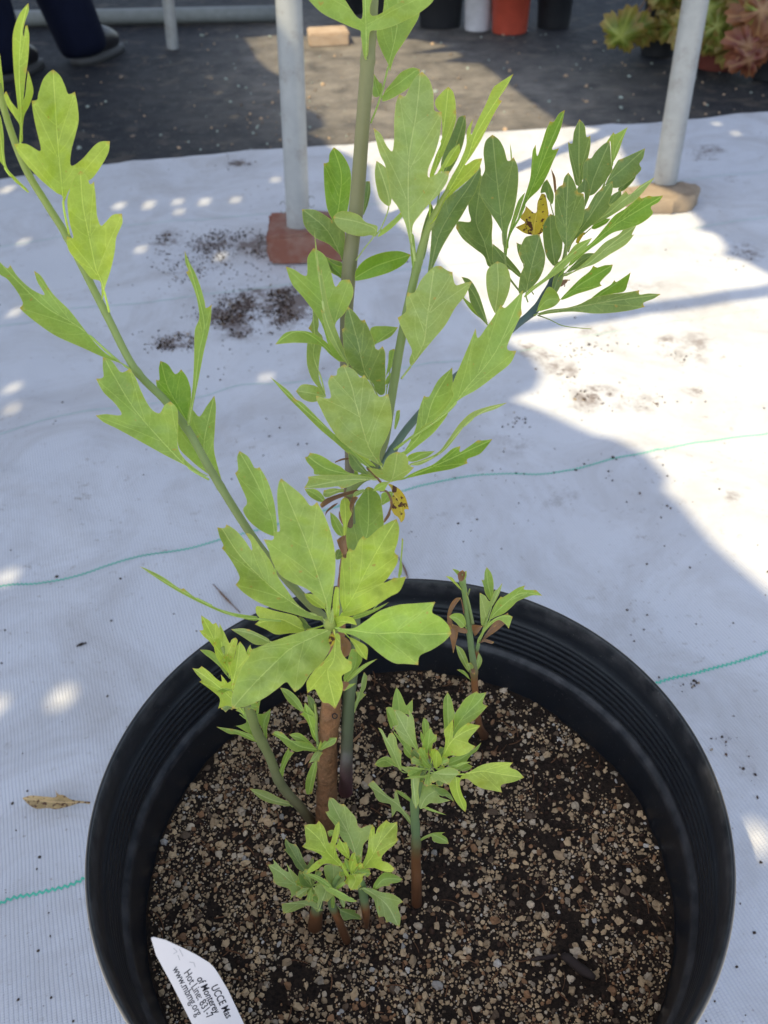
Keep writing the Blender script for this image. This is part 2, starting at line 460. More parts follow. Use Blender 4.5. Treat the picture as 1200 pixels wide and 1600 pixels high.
# white woven cloth: a fine grid with soft ripples, its far edge follows the photograph's edge
t = NT('white_woven_cloth'); ru, rv, mpv = cloth_nodes(t, ANG, 0.0029)
cl = t.mix(t.noise(5, detail=3), (0.53, 0.545, 0.58), (0.63, 0.64, 0.66))
rib = t.ramp(t.math('MULTIPLY', t.math('ADD', ru, 1.0), 0.5), [(0.0, 0.0), (0.45, 1.0)])
cl = t.mix(t.math('MULTIPLY', t.math('SUBTRACT', 1.0, rib), 0.42), cl, (0.40, 0.42, 0.52))
rb2 = t.ramp(t.math('MULTIPLY', t.math('ADD', rv, 1.0), 0.5), [(0.0, 0.0), (0.4, 1.0)])
cl = t.mix(t.math('MULTIPLY', t.math('SUBTRACT', 1.0, rb2), 0.22), cl, (0.42, 0.44, 0.54))
st = t.ramp(t.noise(6.5, detail=9, rough=.72, dist=.8), [(0.44, 0.0), (0.72, 1.0)])
cl = t.mix(t.math('MULTIPLY', st, 0.6), cl, (0.33, 0.31, 0.30))
dm = t.ramp(t.math('MULTIPLY', t.attr('dirt'), t.ramp(t.noise(34, detail=9, rough=.8), [(0.42, 0.05), (0.60, 1.0)])), [(0.10, 0.0), (0.55, 1.0)])
cl = t.mix(t.math('MULTIPLY', dm, 0.82), cl, (0.11, 0.07, 0.052))
st2 = t.ramp(t.noise(70, detail=6, rough=.7), [(0.60, 0.0), (0.70, 1.0)])
gate = t.ramp(t.noise(9, detail=3), [(0.45, 0.0), (0.62, 1.0)])
cl = t.mix(t.math('MULTIPLY', t.math('MULTIPLY', st2, gate), 0.8), cl, (0.20, 0.16, 0.13))
st3 = t.ramp(t.noise(240, detail=3), [(0.685, 0.0), (0.72, 1.0)])
cl = t.mix(t.math('MULTIPLY', st3, 0.55), cl, (0.22, 0.19, 0.17))
t.set(cl, 0.72, 0.25)
t.bump(t.math('ADD', t.math('MULTIPLY', rib, 0.8), t.math('MULTIPLY', rb2, 0.4)), 0.55, 0.0006)
WHITECLOTH = t.m
def ripple(x, y):
    v = Vector((x * 1.6, y * 1.6, 3.1))
    return 0.008 + 0.0055 * (noise.noise(v) + 0.5 * noise.noise(v * 2.3) + 0.6) + 0.0016 * noise.noise(Vector((x * 20, y * 8, 1))) + 0.0022 * (1 - abs(noise.noise(Vector((x * 3.2 + y * 1.5, y * 4.5 - x, 8))))) ** 12 * 1.3 + 0.0006 * noise.noise(Vector((x * 45, y * 40, 2)))
_edge = [hit(x, y, 0.008) for x, y in [(-900, 380), (-300, 322), (0, 282), (150, 260), (300, 244), (442, 231), (520, 226), (600, 219), (760, 206), (881, 199), (1000, 192), (1072, 187), (1200, 175), (1500, 150), (2100, 100)]]
def edge_y(x):
    for i in range(len(_edge) - 1):
        a, b = _edge[i], _edge[i + 1]
        if a.x <= x <= b.x: return a.y + (b.y - a.y) * (x - a.x) / (b.x - a.x) + 0.006 * noise.noise(Vector((x * 14, 0, 0)))
    return _edge[0].y if x < _edge[0].x else _edge[-1].y
DIRT = [(262, 380, 20, 16, 1), (335, 382, 32, 14, .9), (400, 382, 26, 16, 1), (375, 474, 26, 12, 1), (420, 462, 42, 12, 1.1), (350, 497, 34, 14, 1), (440, 490, 40, 14, 1), (470, 470, 26, 20, 1), (275, 535, 26, 11, 1.2), (380, 523, 20, 5, .7), (375, 256, 18, 5, .9), (300, 425, 50, 16, .4), (400, 510, 70, 30, .4),
        (930, 617, 30, 14, .9), (880, 585, 26, 16, .7), (860, 560, 26, 12, .6), (1085, 612, 16, 7, .7), (1060, 560, 60, 20, .35), (1000, 630, 50, 20, .4), (1110, 745, 20, 8, .6), (1145, 780, 12, 7, .7), (1090, 535, 30, 20, .4), (1040, 535, 14, 9, .6), (930, 520, 40, 10, .5), (900, 640, 40, 12, .4), (1000, 450, 80, 14, .3), (1100, 250, 18, 5, .9), (1110, 235, 24, 7, .8), (1150, 285, 22, 8, .6), (1165, 395, 30, 16, .6), (1130, 1160, 22, 10, .28), (1160, 1205, 30, 22, .25), (820, 545, 16, 16, .7), (700, 800, 60, 30, .3), (870, 780, 70, 30, .3), (130, 960, 30, 50, .25), (800, 690, 40, 30, .35), (560, 1, 1, 1, 0)]
DG = []
for (x, y, rx, ry, k_) in DIRT:
    p = hit(x, y, .01); q1 = hit(x + rx, y, .01); q2 = hit(x, y - ry, .01); DG.append((p.x, p.y, max(.008, (q1 - p).length), max(.014, (q2 - p).length), k_))
def dirt(x, y):
    return min(1.3, sum(k_ * math.exp(-((x - a) / sx) ** 2 - ((y - b) / sy) ** 2) for a, b, sx, sy, k_ in DG if abs(x - a) < 3 * sx and abs(y - b) < 3 * sy))
NX, NY = 380, 380; V = []; Fc = []; DV = []
for j in range(NY + 1):
    for i in range(NX + 1):
        x = -2.4 + 4.8 * i / NX; ey = edge_y(x); v = (j / NY) ** 1.3
        y = -0.9 + (ey + 0.9) * (1 - (1 - j / NY) ** 1.0)
        z = ripple(x, y)
        if j == NY: z = 0.005
        V.append((x, y, z)); DV.append(dirt(x, y))
for j in range(NY):
    for i in range(NX):
        a = j * (NX + 1) + i; Fc.append((a, a + 1, a + NX + 2, a + NX + 1))
wc = mesh('white_ground_cloth', V, Fc, WHITECLOTH, attrs={'dirt': DV}); tag(wc, kind='structure')
# green marker threads woven in the cloth
GT = simple('green_thread', (0.10, 0.50, 0.36), 0.7, 0.2, var=.2, bump=0)
GT2 = simple('faded_green_thread', (0.42, 0.60, 0.56), 0.8, 0.2, var=.1, bump=0)
def thread(pp, wpx=0.0011, mat=GT, zig=True):
    q = catmull([(a, b, False) for a, b in pp], False, 6); P = []
    G = [hit(x, y, 0.012) for x, y in q]
    # resample along the ground with a small zigzag
    out = []; s = 0.0; k = 0; step = 0.0022
    for i in range(len(G) - 1):
        a, b = G[i], G[i + 1]; L = (b - a).length
        if L < 1e-6: continue
        d = (b - a) / L; nrm = Vector((-d.y, d.x, 0))
        while s < L:
            p = a + d * s + nrm * (0.0011 if k % 2 else -0.0011) * (1 if zig else 0)
            p.z = ripple(p.x, p.y) + 0.0004; out.append(p); s += step; k += 1
        s -= L
    V = []; Fc = []
    for i, p in enumerate(out):
        d = (out[min(i + 1, len(out) - 1)] - out[max(i - 1, 0)]).normalized(); nrm = Vector((-d.y, d.x, 0)) * wpx
        V += [p - nrm, p + Vector((0, 0, 0.0004)), p + nrm]
        if i: b = 3 * i; Fc += [(b - 3, b - 2, b + 1, b), (b - 2, b - 1, b + 2, b + 1)]
    return mesh('green_thread', V, Fc, mat, wc)
thread([(-200, 1478), (0, 1412), (60, 1393), (130, 1370), (330, 1300), (660, 1190), (900, 1110), (1030, 1068), (1100, 1049), (1200, 1021), (1400, 965)])
thread([(-200, 935), (0, 912), (60, 908), (120, 898), (160, 885), (225, 866), (290, 856), (342, 840), (430, 818), (520, 792), (629, 766), (681, 753), (737, 742), (794, 740), (850, 741), (900, 732), (956, 717), (1012, 706), (1087, 691), (1200, 676), (1400, 650)], 0.0009)
thread([(-200, 712), (0, 674), (86, 647), (180, 635), (240, 627), (322, 616), (375, 601), (430, 600), (490, 594), (600, 578), (760, 560), (900, 530), (1200, 480)], 0.0007, GT2)
thread([(-200, 530), (0, 511), (49, 502), (112, 483), (225, 474), (319, 461), (450, 444), (600, 425), (800, 400), (1200, 340)], 0.0007, GT2)
thread([(-200, 405), (0, 386), (187, 349 + 6), (300, 345), (405, 334), (600, 318), (900, 300), (1200, 270)], 0.0006, GT2)

# crumbs of potting soil spilt on the cloth (nobody could count them)
CR = NT('soil_crumb'); a_ = CR.attr('tint', 'Color'); CR.set(a_, 0.9, 0.2)
def ico():
    bm = bmesh.new(); bmesh.ops.create_icosphere(bm, subdivisions=1, radius=1.0)
    v = [x.co.copy() for x in bm.verts]; f = [tuple(q.index for q in p.verts) for p in bm.faces]; bm.free(); return v, f
IV, IF = ico()
def ico2():
    bm = bmesh.new(); bmesh.ops.create_icosphere(bm, subdivisions=2, radius=1.0)
    v = [x.co.copy() for x in bm.verts]; f = [tuple(q.index for q in p.verts) for p in bm.faces]; bm.free(); return v, f
IV2, IF2 = ico2()
def grains(name, items, mat, parent=None, fine=False):
    """items: (centre, size, colour); each grain is an irregular lump"""
    V = []; Fc = []; Cc = []; rg = random.Random(3)
    for p, s, c in items:
        iv, if_ = (IV2, IF2) if (fine and s > 0.0011) else (IV, IF)
        k = len(V); sc = Vector((rg.uniform(.7, 1.3), rg.uniform(.7, 1.3), rg.uniform(.55, 1.0))) * s
        q = Matrix.Rotation(rg.uniform(0, 6.28), 3, 'Z') @ Matrix.Rotation(rg.uniform(-.9, .9), 3, 'X')
        o = Vector((rg.uniform(0, 50), rg.uniform(0, 50), rg.uniform(0, 50)))
        for v in iv:
            d = 1 + 0.75 * noise.noise(v * 1.2 + o) + (0.32 * noise.noise(v * 3 + o) if iv is IV2 else 0)
            w = q @ Vector((v.x * sc.x * d, v.y * sc.y * d, v.z * sc.z * d)); V.append(p + w); Cc.append((*c, 1))
        Fc += [tuple(i + k for i in f) for f in if_]
    return mesh(name, V, Fc, mat, parent, smooth=not fine, attrs={'tint': Cc})
rg = random.Random(11); items = []
for (x, y, rx, ry, n) in [(262, 378, 14, 10, 90), (262, 392, 10, 6, 30), (330, 388, 24, 12, 150), (352, 374, 25, 9, 110), (400, 378, 18, 10, 130), (408, 392, 14, 8, 70), (375, 475, 22, 9, 170), (420, 462, 35, 9, 260), (350, 497, 26, 9, 220), (440, 490, 30, 9, 150), (460, 470, 20, 14, 140), (275, 535, 24, 9, 260), (380, 523, 16, 4, 50), (375, 256, 16, 5, 60), (300, 415, 30, 10, 40), (285, 430, 14, 8, 40), (400, 500, 60, 30, 120), (350, 420, 90, 40, 140),
                           (1100, 245, 14, 4, 30), (960, 240, 20, 5, 30), (1150, 400, 40, 20, 40), (880, 590, 24, 14, 45), (930, 617, 22, 10, 130), (940, 540, 30, 12, 40), (900, 555, 20, 10, 40), (1020, 620, 40, 14, 30), (1080, 245, 14, 6, 30), (815, 660, 10, 8, 25), (1065, 560, 14, 10, 30), (1130, 1160, 16, 8, 16), (1155, 1205, 34, 26, 24), (1165, 1470, 20, 10, 9), (1080, 1070, 14, 4, 16), (760, 760, 60, 40, 30), (1020, 780, 60, 60, 40), (780, 660, 40, 30, 34), (930, 735, 40, 20, 26), (1080, 1255, 6, 6, 6)]:
    for _ in range(int(n * 2.4) if x < 500 else int(n * .8)):
        px = x + rg.gauss(0, rx * .8); py = y + rg.gauss(0, ry * .8)
        p = hit(px, py, 0.012); p.z = ripple(p.x, p.y) + 0.0006
        s = abs(rg.gauss(0.0005, 0.0005)) + 0.0003
        k = rg.random(); c = (0.035, 0.022, 0.016) if k < .7 else ((0.09, 0.05, 0.03) if k < .92 else (0.3, 0.24, 0.17))
        if edge_y(p.x) > p.y and noise.noise(Vector((p.x * 30, p.y * 16, 5))) > rg.uniform(-.45, .10): items.append((p, s, c))
for _ in range(420):
    px = rg.uniform(-50, 1250); py = rg.uniform(240, 1600) ** 1.0
    p = hit(px, py, 0.012)
    if p.y > edge_y(p.x) or (Vector((p.x - .007, p.y - .233, 0))).length < .15: continue
    p.z = ripple(p.x, p.y) + 0.0004
    items.append((p, abs(rg.gauss(0.0004, 0.0005)) + 0.0003, (0.06, 0.045, 0.035)))
tag(grains('soil_crumbs', items, CR.m), kind='stuff')
# litter, with pale grains painted as glints, on the black cloth
items = []
for _ in range(620):
    px = rg.uniform(380, 1250) if rg.random() < .7 else rg.uniform(0, 500); py = rg.uniform(45, 235)
    p = hit(px, py, 0.004)
    if p.y < edge_y(p.x) + .01 or p.y > 6: continue
    k = rg.random(); p.z = 0.0055
    items.append((p, abs(rg.gauss(0.0014, 0.0018)) + 0.0007, (0.42, 0.30, 0.20) if k < .25 else ((0.20, 0.16, 0.13) if k < .7 else (0.30, 0.34, 0.30))))
tag(grains('litter_and_glints', items, CR.m), kind='stuff')

# ------------------------------------------------------------------ unseen shade canopy, its bay and eyelets cut to cast the shade and sun dots
CH = 1.9
def lift(x, y, h=0.008):
    p = hit(x, y, h); k = (CH - p.z) / SUNV.z; return p + SUNV * k
lit = [(1500, 1200), (1330, 1060), (1200, 925), (1120, 855), (1092, 822), (1066, 790), (1040, 768), (1046, 748), (1012, 712), (960, 686), (932, 681), (890, 662), (850, 644), (803, 628), (840, 612), (850, 590), (835, 562), (800, 540), (770, 515), (735, 480), (712, 440), (680, 400), (640, 365), (600, 330), (585, 290), (582, 262), (548, 244), (516, 230), (508, 216), (480, 205), (508, 195), (502, 178), (480, 168), (462, 150), (440, 118), (418, 106), (400, 88), (392, 72), (380, 57), (430, 53), (560, 56), (650, 60), (700, 70), (640, 82), (712, 79), (722, 86), (690, 94), (750, 97), (770, 112), (808, 142), (845, 170), (880, 193), (930, 203), (960, 215), (972, 240), (985, 270), (1000, 300), (1040, 318), (1080, 335), (1098, 352), (1090, 362), (1122, 372), (1135, 392), (1128, 402), (1165, 412), (1200, 432), (1260, 440), (1500, 500)]
bay = [lift(x, y) for x, y in lit]
outer = [Vector((-2.0, -0.80)), Vector((-0.6, -0.80))]
poly = outer + [Vector((bay[0].x + .35, -0.80)), Vector((bay[0].x + .35, bay[0].y))] + [Vector((p.x, p.y)) for p in bay] + [Vector((bay[-1].x + .9, bay[-1].y)), Vector((bay[-1].x + .9, 3.6)), Vector((-3.1, 3.6)), Vector((-3.1, 1.2))]
dots = [(15, 300, 20), (190, 325, 18), (236, 324, 19), (281, 319, 15), (283, 334, 12), (322, 318, 18), (370, 315, 15), (433, 284, 13), (40, 381, 15), (225, 394, 15), (347, 403, 17), (27, 491, 18), (22, 608, 24), (20, 640, 20), (418, 592, 20), (548, 566, 14), (12, 902, 27), (98, 1090, 34), (-4, 1105, 28), (1184, 1312, 44), (305, 85, 9), (325, 118, 9), (340, 143, 9), (225, 88, 8), (252, 86, 8), (165, 24, 7), (185, 24, 7), (243, 24, 7), (1150, 212, 12), (1120, 196, 10), (1150, 245, 10), (365, 180, 8)]
V2 = []; E2 = []
def ring(pp):
    k = len(V2)
    for p in pp: V2.append(Vector((p[0], p[1])))
    for i in range(len(pp)): E2.append((k + i, k + (i + 1) % len(pp)))
ring(poly); holes = []; HP = []
for x, y, w in dots:
    p = lift(x, y); z = (hit(x, y) - CAM).dot(_F); r = min(0.0090, max(0.0050, w * 0.5 * z / FPX * (0.6 if y < 850 else .85)))
    hp = [(p.x + r * math.cos(a * math.pi / 6), p.y + r * (3.4 if y < 500 else (2.4 if y < 700 else 1.5)) * math.sin(a * math.pi / 6)) for a in range(12)]
    holes.append((p.x, p.y, r)); HP.append(hp); ring(hp)
pl = [(p.x, p.y) for p in poly]
for i in range(52):
    for j in range(56):
        x = -3.05 + i * .1; y = -.75 + j * .1
        if inside(x, y, pl) and all((x - a) ** 2 + (y - b) ** 2 > (5 * r) ** 2 for a, b, r in holes): V2.append(Vector((x, y)))
r_ = delaunay_2d_cdt(V2, E2, [], 0, 1e-6); Fc = []
for f in r_[2]:
    cx = sum(r_[0][i].x for i in f) / 3; cy = sum(r_[0][i].y for i in f) / 3
    if inside(cx, cy, pl) and not any(abs(cx - a) < r * 4 and abs(cy - b) < r * 4 and inside(cx, cy, hp) for (a, b, r), hp in zip(holes, HP)): Fc.append(tuple(f))
V = [(v.x, v.y, CH) for v in r_[0]]
t = NT('unseen_shade_tarp'); t.set((0.50, 0.52, 0.55), 0.8, 0.2)
tr = t.n.new('ShaderNodeBsdfTranslucent'); tr.inputs[0].default_value = (0.42, 0.47, 0.60, 1)
mx = t.n.new('ShaderNodeMixShader'); mx.inputs[0].default_value = 0.12
t.l.new(t.p.outputs[0], mx.inputs[1]); t.l.new(tr.outputs[0], mx.inputs[2]); t.l.new(mx.outputs[0], t.out.inputs[0])
cn = mesh('unseen_shade_tarp', V, Fc, t.m, smooth=False)
tag(cn, 'pale unseen shade tarp with bay and small eyelets cut to cast the shade', 'shade tarp')

# ------------------------------------------------------------------ galvanised posts, bricks and blocks
t = NT('galvanised_steel'); n1 = t.noise(45, detail=5); n2 = t.noise(9, detail=3)
t.set(t.mix(t.math('MULTIPLY', t.ramp(t.noise(26, detail=8, rough=.75), [(0.52, 0.0), (0.66, 1.0)]), 0.45), t.mix(n1, (0.30, 0.31, 0.31), (0.44, 0.45, 0.44)), (0.20, 0.17, 0.14)), t.ramp(n2, [(0.2, 0.38), (0.8, 0.6)]), 0.5, 0.35); t.bump(n1, 0.25, 0.0006); GALV = t.m
RUST = simple('rusty_wire', (0.16, 0.09, 0.05), 0.7, 0.4, 0.3)
def post(bx, by, h0, tx, ty, wpx, label, cut=1.88, name='steel_post', wire=False):
    B = hit(bx, by, h0); ry = ray(tx, ty); k = (B.y - CAM.y) / ry.y; T = CAM + ry * k      # leans as seen, in the plane of its foot
    D = (T - B).normalized(); top = B + D * ((cut - B.z) / D.z)
    zc = (B - CAM).dot(_F); r = wpx * 0.5 * zc / FPX
    root = empty(name, B); root['label'] = label; root['category'] = 'post'; root['group'] = 'galvanised posts that hold up the tarp'
    V = []; Fc = []; n = 24; P = [B + (top - B) * (i / 10) for i in range(11)]
    u = Vector((1, 0, 0)); u = (u - D * u.dot(D)).normalized(); w = D.cross(u)
    for p in P:
        for k_ in range(n):
            a = 2 * math.pi * k_ / n
            rr = r * (1 - 0.09 * max(0, math.cos(a * 1.0 + 1.9)) ** 8)      # shallow rolled seam towards the viewer
            V.append(p + (u * math.cos(a) + w * math.sin(a)) * rr)
    for i in range(10):
        for k_ in range(n):
            a = i * n + k_; b = i * n + (k_ + 1) % n; Fc.append((a, b, b + n, a + n))
    mesh('tube', V, Fc, GALV, root)
    V = []; Fc = []
    # cap ring at the top
    for (zz, rr) in ((0, 1.12), (0.02, 1.12), (0.024, 0.9)):
        for k_ in range(n):
            a = 2 * math.pi * k_ / n; V.append(top + D * (zz - 0.012) + (u * math.cos(a) + w * math.sin(a)) * r * rr)
    for i in range(2):
        for k_ in range(n):
            a = i * n + k_; b = i * n + (k_ + 1) % n; Fc.append((a, b, b + n, a + n))
    Fc.append(tuple(range(2 * n, 3 * n)))
    mesh('end_cap', V, Fc, GALV, root)
    if wire:
        for sx, hh in ((-1, .030), (1, .040)):
            pp = []; 
            for i in range(15):
                a = i / 14 * math.pi * 1.7 + .4
                pp.append(B + D * hh + u * (sx * (r + .004 + .005 * math.cos(a))) + D * (.009 * math.sin(a)) - w * .002 * i / 14)
            v_, f_ = tube_mesh(pp, [0.0008] * 15, 6); mesh('tie_wire', v_, f_, GALV, root)
    return root
def block(name, px, h, w, d, rz, mat, label, cat, z0=0.004, bev=0.004, holes=(), rough_=0.0015, round_=False, group=None):
    """a brick or slab whose top centre is seen at px"""
    c = hit(px[0], px[1], z0 + h); bm = bmesh.new()
    if round_:
        n = 44; vs = []; crn = [(-.62, 1.0), (-.1, .98), (.35, 1.12), (.8, .86), (1.5, 1.05), (2.1, .9), (2.7, 1.15), (3.3, .88), (3.9, 1.1), (4.7, .92), (5.2, 1.04)]
        def sh_(a):
            c0 = [(q_[0] % 6.2832, q_[1]) for q_ in crn]; c0.sort(); a %= 6.2832
            for i_ in range(len(c0)):
                a0, r0 = c0[i_ - 1]; a1, r1 = c0[i_]; d_ = (a1 - a0) % 6.2832; u = (a - a0) % 6.2832
                if u <= d_:
                    p0 = (r0, 0); p1 = (r1 * math.cos(d_), r1 * math.sin(d_)); den = p1[1] * math.cos(u) - (p1[0] - p0[0]) * math.sin(u)
                    return r0 * p1[1] / (math.cos(u) * p1[1] + math.sin(u) * (r0 - p1[0]))
            return 1.0
        for zz, k in ((0, 1.0), (h * .15, 1.04), (h * .8, 1.02), (h, .93)):
            vs.append([bm.verts.new((w / 2 * k * math.cos(2 * math.pi * i / n) * sh_(2 * math.pi * i / n), d / 2 * k * math.sin(2 * math.pi * i / n) * sh_(2 * math.pi * i / n), zz)) for i in range(n)])
        for q in range(3):
            for i in range(n): bm.faces.new((vs[q][i], vs[q][(i + 1) % n], vs[q + 1][(i + 1) % n], vs[q + 1][i]))
        bm.faces.new(vs[3]); bm.faces.new(list(reversed(vs[0])))
    else:
        bmesh.ops.create_cube(bm, size=1); bmesh.ops.scale(bm, vec=(w, d, h), verts=bm.verts); bmesh.ops.translate(bm, vec=(0, 0, h / 2), verts=bm.verts)
        bmesh.ops.bevel(bm, geom=bm.edges[:], offset=bev, segments=2, affect='EDGES')
        bmesh.ops.subdivide_edges(bm, edges=bm.edges[:], cuts=4, use_grid_fill=True)
    for v in bm.verts:
        v.co += Vector((noise.noise(v.co * 60), noise.noise(v.co * 60 + Vector((5, 0, 0))), noise.noise(v.co * 60 + Vector((0, 5, 0))))) * rough_
        if v.co.z < 0.0005: v.co.z = 0
    me = bpy.data.meshes.new(name); bm.to_mesh(me); bm.free(); me.materials.append(mat)
    me.polygons.foreach_set('use_smooth', [True] * len(me.polygons))
    o = bpy.data.objects.new(name, me); COL.objects.link(o); o.location = (c.x, c.y, z0); o.rotation_euler.z = rz
    try: me.set_sharp_from_angle(angle=rad(40))
    except Exception: pass
    tag(o, label, cat, group); return o
BRICK = NT('red_brick'); nb = BRICK.noise(70, detail=6, rough=.7)
BRICK.set(BRICK.mix(BRICK.ramp(BRICK.noise(22, detail=4), [(0.45, 0.0), (0.75, 1.0)]), (0.23, 0.095, 0.066), (0.30, 0.22, 0.18)), 0.9, 0.2); BRICK.bump(nb, 0.7, 0.004)
STONE = NT('pale_stone'); STONE.set(STONE.mix(STONE.noise(30, detail=6, rough=.7), (0.20, 0.145, 0.10), (0.36, 0.29, 0.21)), 0.9, 0.2); STONE.bump(STONE.noise(90, detail=5), 0.6, 0.003)
PAVER = NT('pale_brick'); PAVER.set(PAVER.mix(PAVER.noise(30, detail=5), (0.32, 0.21, 0.13), (0.52, 0.42, 0.32)), 0.9, 0.2); PAVER.bump(PAVER.noise(90, detail=5), 0.5, 0.003)
zb = 0.012
block('brick', (478, 348), 0.05, 0.125, 0.10, 0.02, BRICK.m, 'weathered red brick under the foot of the nearer straight post', 'brick', z0=zb, rough_=.0035)
block('stone_slab', (1038, 296), 0.030, 0.130, 0.088, 0.1, STONE.m, 'rounded tan stone slab under the foot of the leaning post', 'stone', z0=zb, round_=True, rough_=0.007)
block('paver', (512, 46), 0.036, 0.118, 0.10, 0.12, PAVER.m, 'pale buff half brick lying on the black cloth in the sun', 'brick', z0=0.004)
post(466, 352, zb + .050, 451, 0, 36, 'grey galvanised post standing on the red brick', wire=True)
post(1039, 284, zb + .032, 1087, 0, 36, 'grey galvanised post standing on the rounded tan stone', cut=1.86)
post(270, 76, 0.004, 263, 0, 18, 'thin grey post standing on the black cloth near the person')
# long pipe lying at the far edge of the black cloth
PIPE = simple('grey_green_pipe', (0.22, 0.235, 0.225), 0.6, 0.4)
a = hit(-420, 36, 0.03); b = hit(434, 20, 0.03); a.z = b.z = 0.028
v_, f_ = tube_mesh([a + (b - a) * i / 8 for i in range(9)], [0.023] * 9, 20)
p_ = mesh('drain_pipe', v_, f_, PIPE); tag(p_, 'long grey green pipe lying across the black cloth behind the shoes', 'pipe')
# unseen cross bar, added to shade the narrow streak on the lit cloth
a = lift(790, 517); b = lift(1320, 432); a.z = b.z = CH - .03
v_, f_ = tube_mesh([a, (a + b) / 2, b], [0.017] * 3, 14)
p_ = mesh('unseen_cross_bar', v_, f_, GALV); tag(p_, 'thin unseen steel bar added across the tarp bay to cast the streak', 'bar')

# ------------------------------------------------------------------ background pots and plants
def lathe(prof, n=40, mat=None, name='pot', parent=None, c=Vector((0, 0, 0)), tilt=None):
    V = []; Fc = []
    for (r, z) in prof:
        for k in range(n):
            a = 2 * math.pi * k / n; V.append(Vector((r * math.cos(a), r * math.sin(a), z)) + c)
    for i in range(len(prof) - 1):
        for k in range(n):
            a = i * n + k; b = i * n + (k + 1) % n; Fc.append((a, b, b + n, a + n))
    if prof[0][0] > 0.001: Fc.append(tuple(range(n - 1, -1, -1)))
    return mesh(name, V, Fc, mat, parent)
BPL = simple('black_pot_plastic', (0.018, 0.019, 0.022), 0.5, 0.5, var=.3)
WPL = simple('white_pot_plastic', (0.55, 0.54, 0.56), 0.6, 0.4)
RPL = simple('terracotta_plastic', (0.42, 0.065, 0.035), 0.55, 0.4)
BRW = simple('dark_red_pot_plastic', (0.13, 0.03, 0.02), 0.6, 0.4)
SOILB = simple('dark_soil', (0.03, 0.022, 0.016), 0.95, 0.2, bump=.8, bd=.004)
def small_pot(px, py, w, hgt, mat, label, group='pots standing at the back of the black cloth'):
    B = hit(px, py, 0.004); z = (B - CAM).dot(_F); r = w * 0.5 * z / FPX; B = B + Vector((0, r * .8, 0))
    root = empty('plant_pot', B); root['label'] = label; root['category'] = 'plant pot'; root['group'] = group
    lathe([(r * .86, 0), (r * .88, .004), (r * 1.02, hgt * .86), (r * 1.10, hgt * .865), (r * 1.13, hgt * .99), (r * 1.11, hgt), (r * 1.05, hgt * .995), (r * .99, hgt * .84)], 40, mat, 'shell', root, B)
    lathe([(r * .99, hgt * .84), (r * .5, hgt * .87), (0.0005, hgt * .88)], 24, SOILB, 'soil', root, B)
    return B, r
small_pot(690, 46, 74, .20, BPL, 'black pot standing beside the pale pot')
small_pot(748, 50, 46, .17, WPL, 'pale dusty pot between black pot and red pot')
small_pot(799, 55, 62, .17, RPL, 'bright red plastic pot in the row at the back')
small_pot(868, 46, 58, .20, BPL, 'black pot standing beside the bright red pot')
pb = [small_pot(1032, 90, 58, .19, BPL, 'black pot under the yellow green leaves by the leaning post'),
      small_pot(1128, 112, 72, .19, BRW, 'dark red pot with lobed pink tinged leaves hanging over it'),
      small_pot(1212, 128, 62, .19, BPL, 'black pot under the pinkest leaves beside the dark red pot')]
small_pot(610, 38, 66, .2, BPL, 'black pot furthest from the red pot in the back row')
small_pot(545, 24, 60, .2, BPL, 'black pot behind the pale buff half brick')
HL = []
for nm, c1 in (('lobed_leaf_green', (0.17, 0.22, 0.03)), ('lobed_leaf_pink', (0.22, 0.085, 0.045)), ('lobed_leaf_red', (0.17, 0.035, 0.03)), ('lobed_leaf_olive', (0.10, 0.13, 0.025))):
    HL.append(leaf_mat(nm, c1, 0.35, edge=(0.45, 0.2, 0.08), mott=.35))
def lobed_leaf(root, c, size, nrm, roll, mat):
    """five-lobed leaf like a vine's, at c, facing nrm"""
    n = 60; z = nrm.normalized(); x = z.orthogonal().normalized(); x = Matrix.Rotation(roll, 3, z) @ x; y = z.cross(x)
    V = [c + z * 0.004]; E_ = [0.0]; Vn = [1.0]
    for rr in (0.5, 1.0):
        for k in range(n):
            a = 2 * math.pi * k / n; lob = abs(math.cos(a * 2.5)) ** 0.7; r = size * (0.66 + 0.34 * lob) * (1 - .35 * (1 - math.cos(a)) * .5)
            r *= 1 + (0.08 * ((k % 3) - 1) if rr == 1 else 0)
            w = 0.12 * size * math.sin(a * 5) * rr + size * -.22 * rr * rr
            V.append(c + (x * math.cos(a) + y * math.sin(a)) * r * rr + z * w); E_.append(1.0 if rr == 1 else 0.0); Vn.append(0.8 if abs(math.cos(a * 2.5)) > .985 else 0)
    Fc = [(0, 1 + k, 1 + (k + 1) % n) for k in range(n)] + [(1 + k, 1 + n + k, 1 + n + (k + 1) % n, 1 + (k + 1) % n) for k in range(n)]
    return mesh('leaf', V, Fc, mat, root, attrs={'vein': Vn, 'edge': E_, 'tip': [0.0] * len(V), 'side': [0.5] * len(V)})
STK = simple('pink_stalk', (0.30, 0.16, 0.08), 0.6)
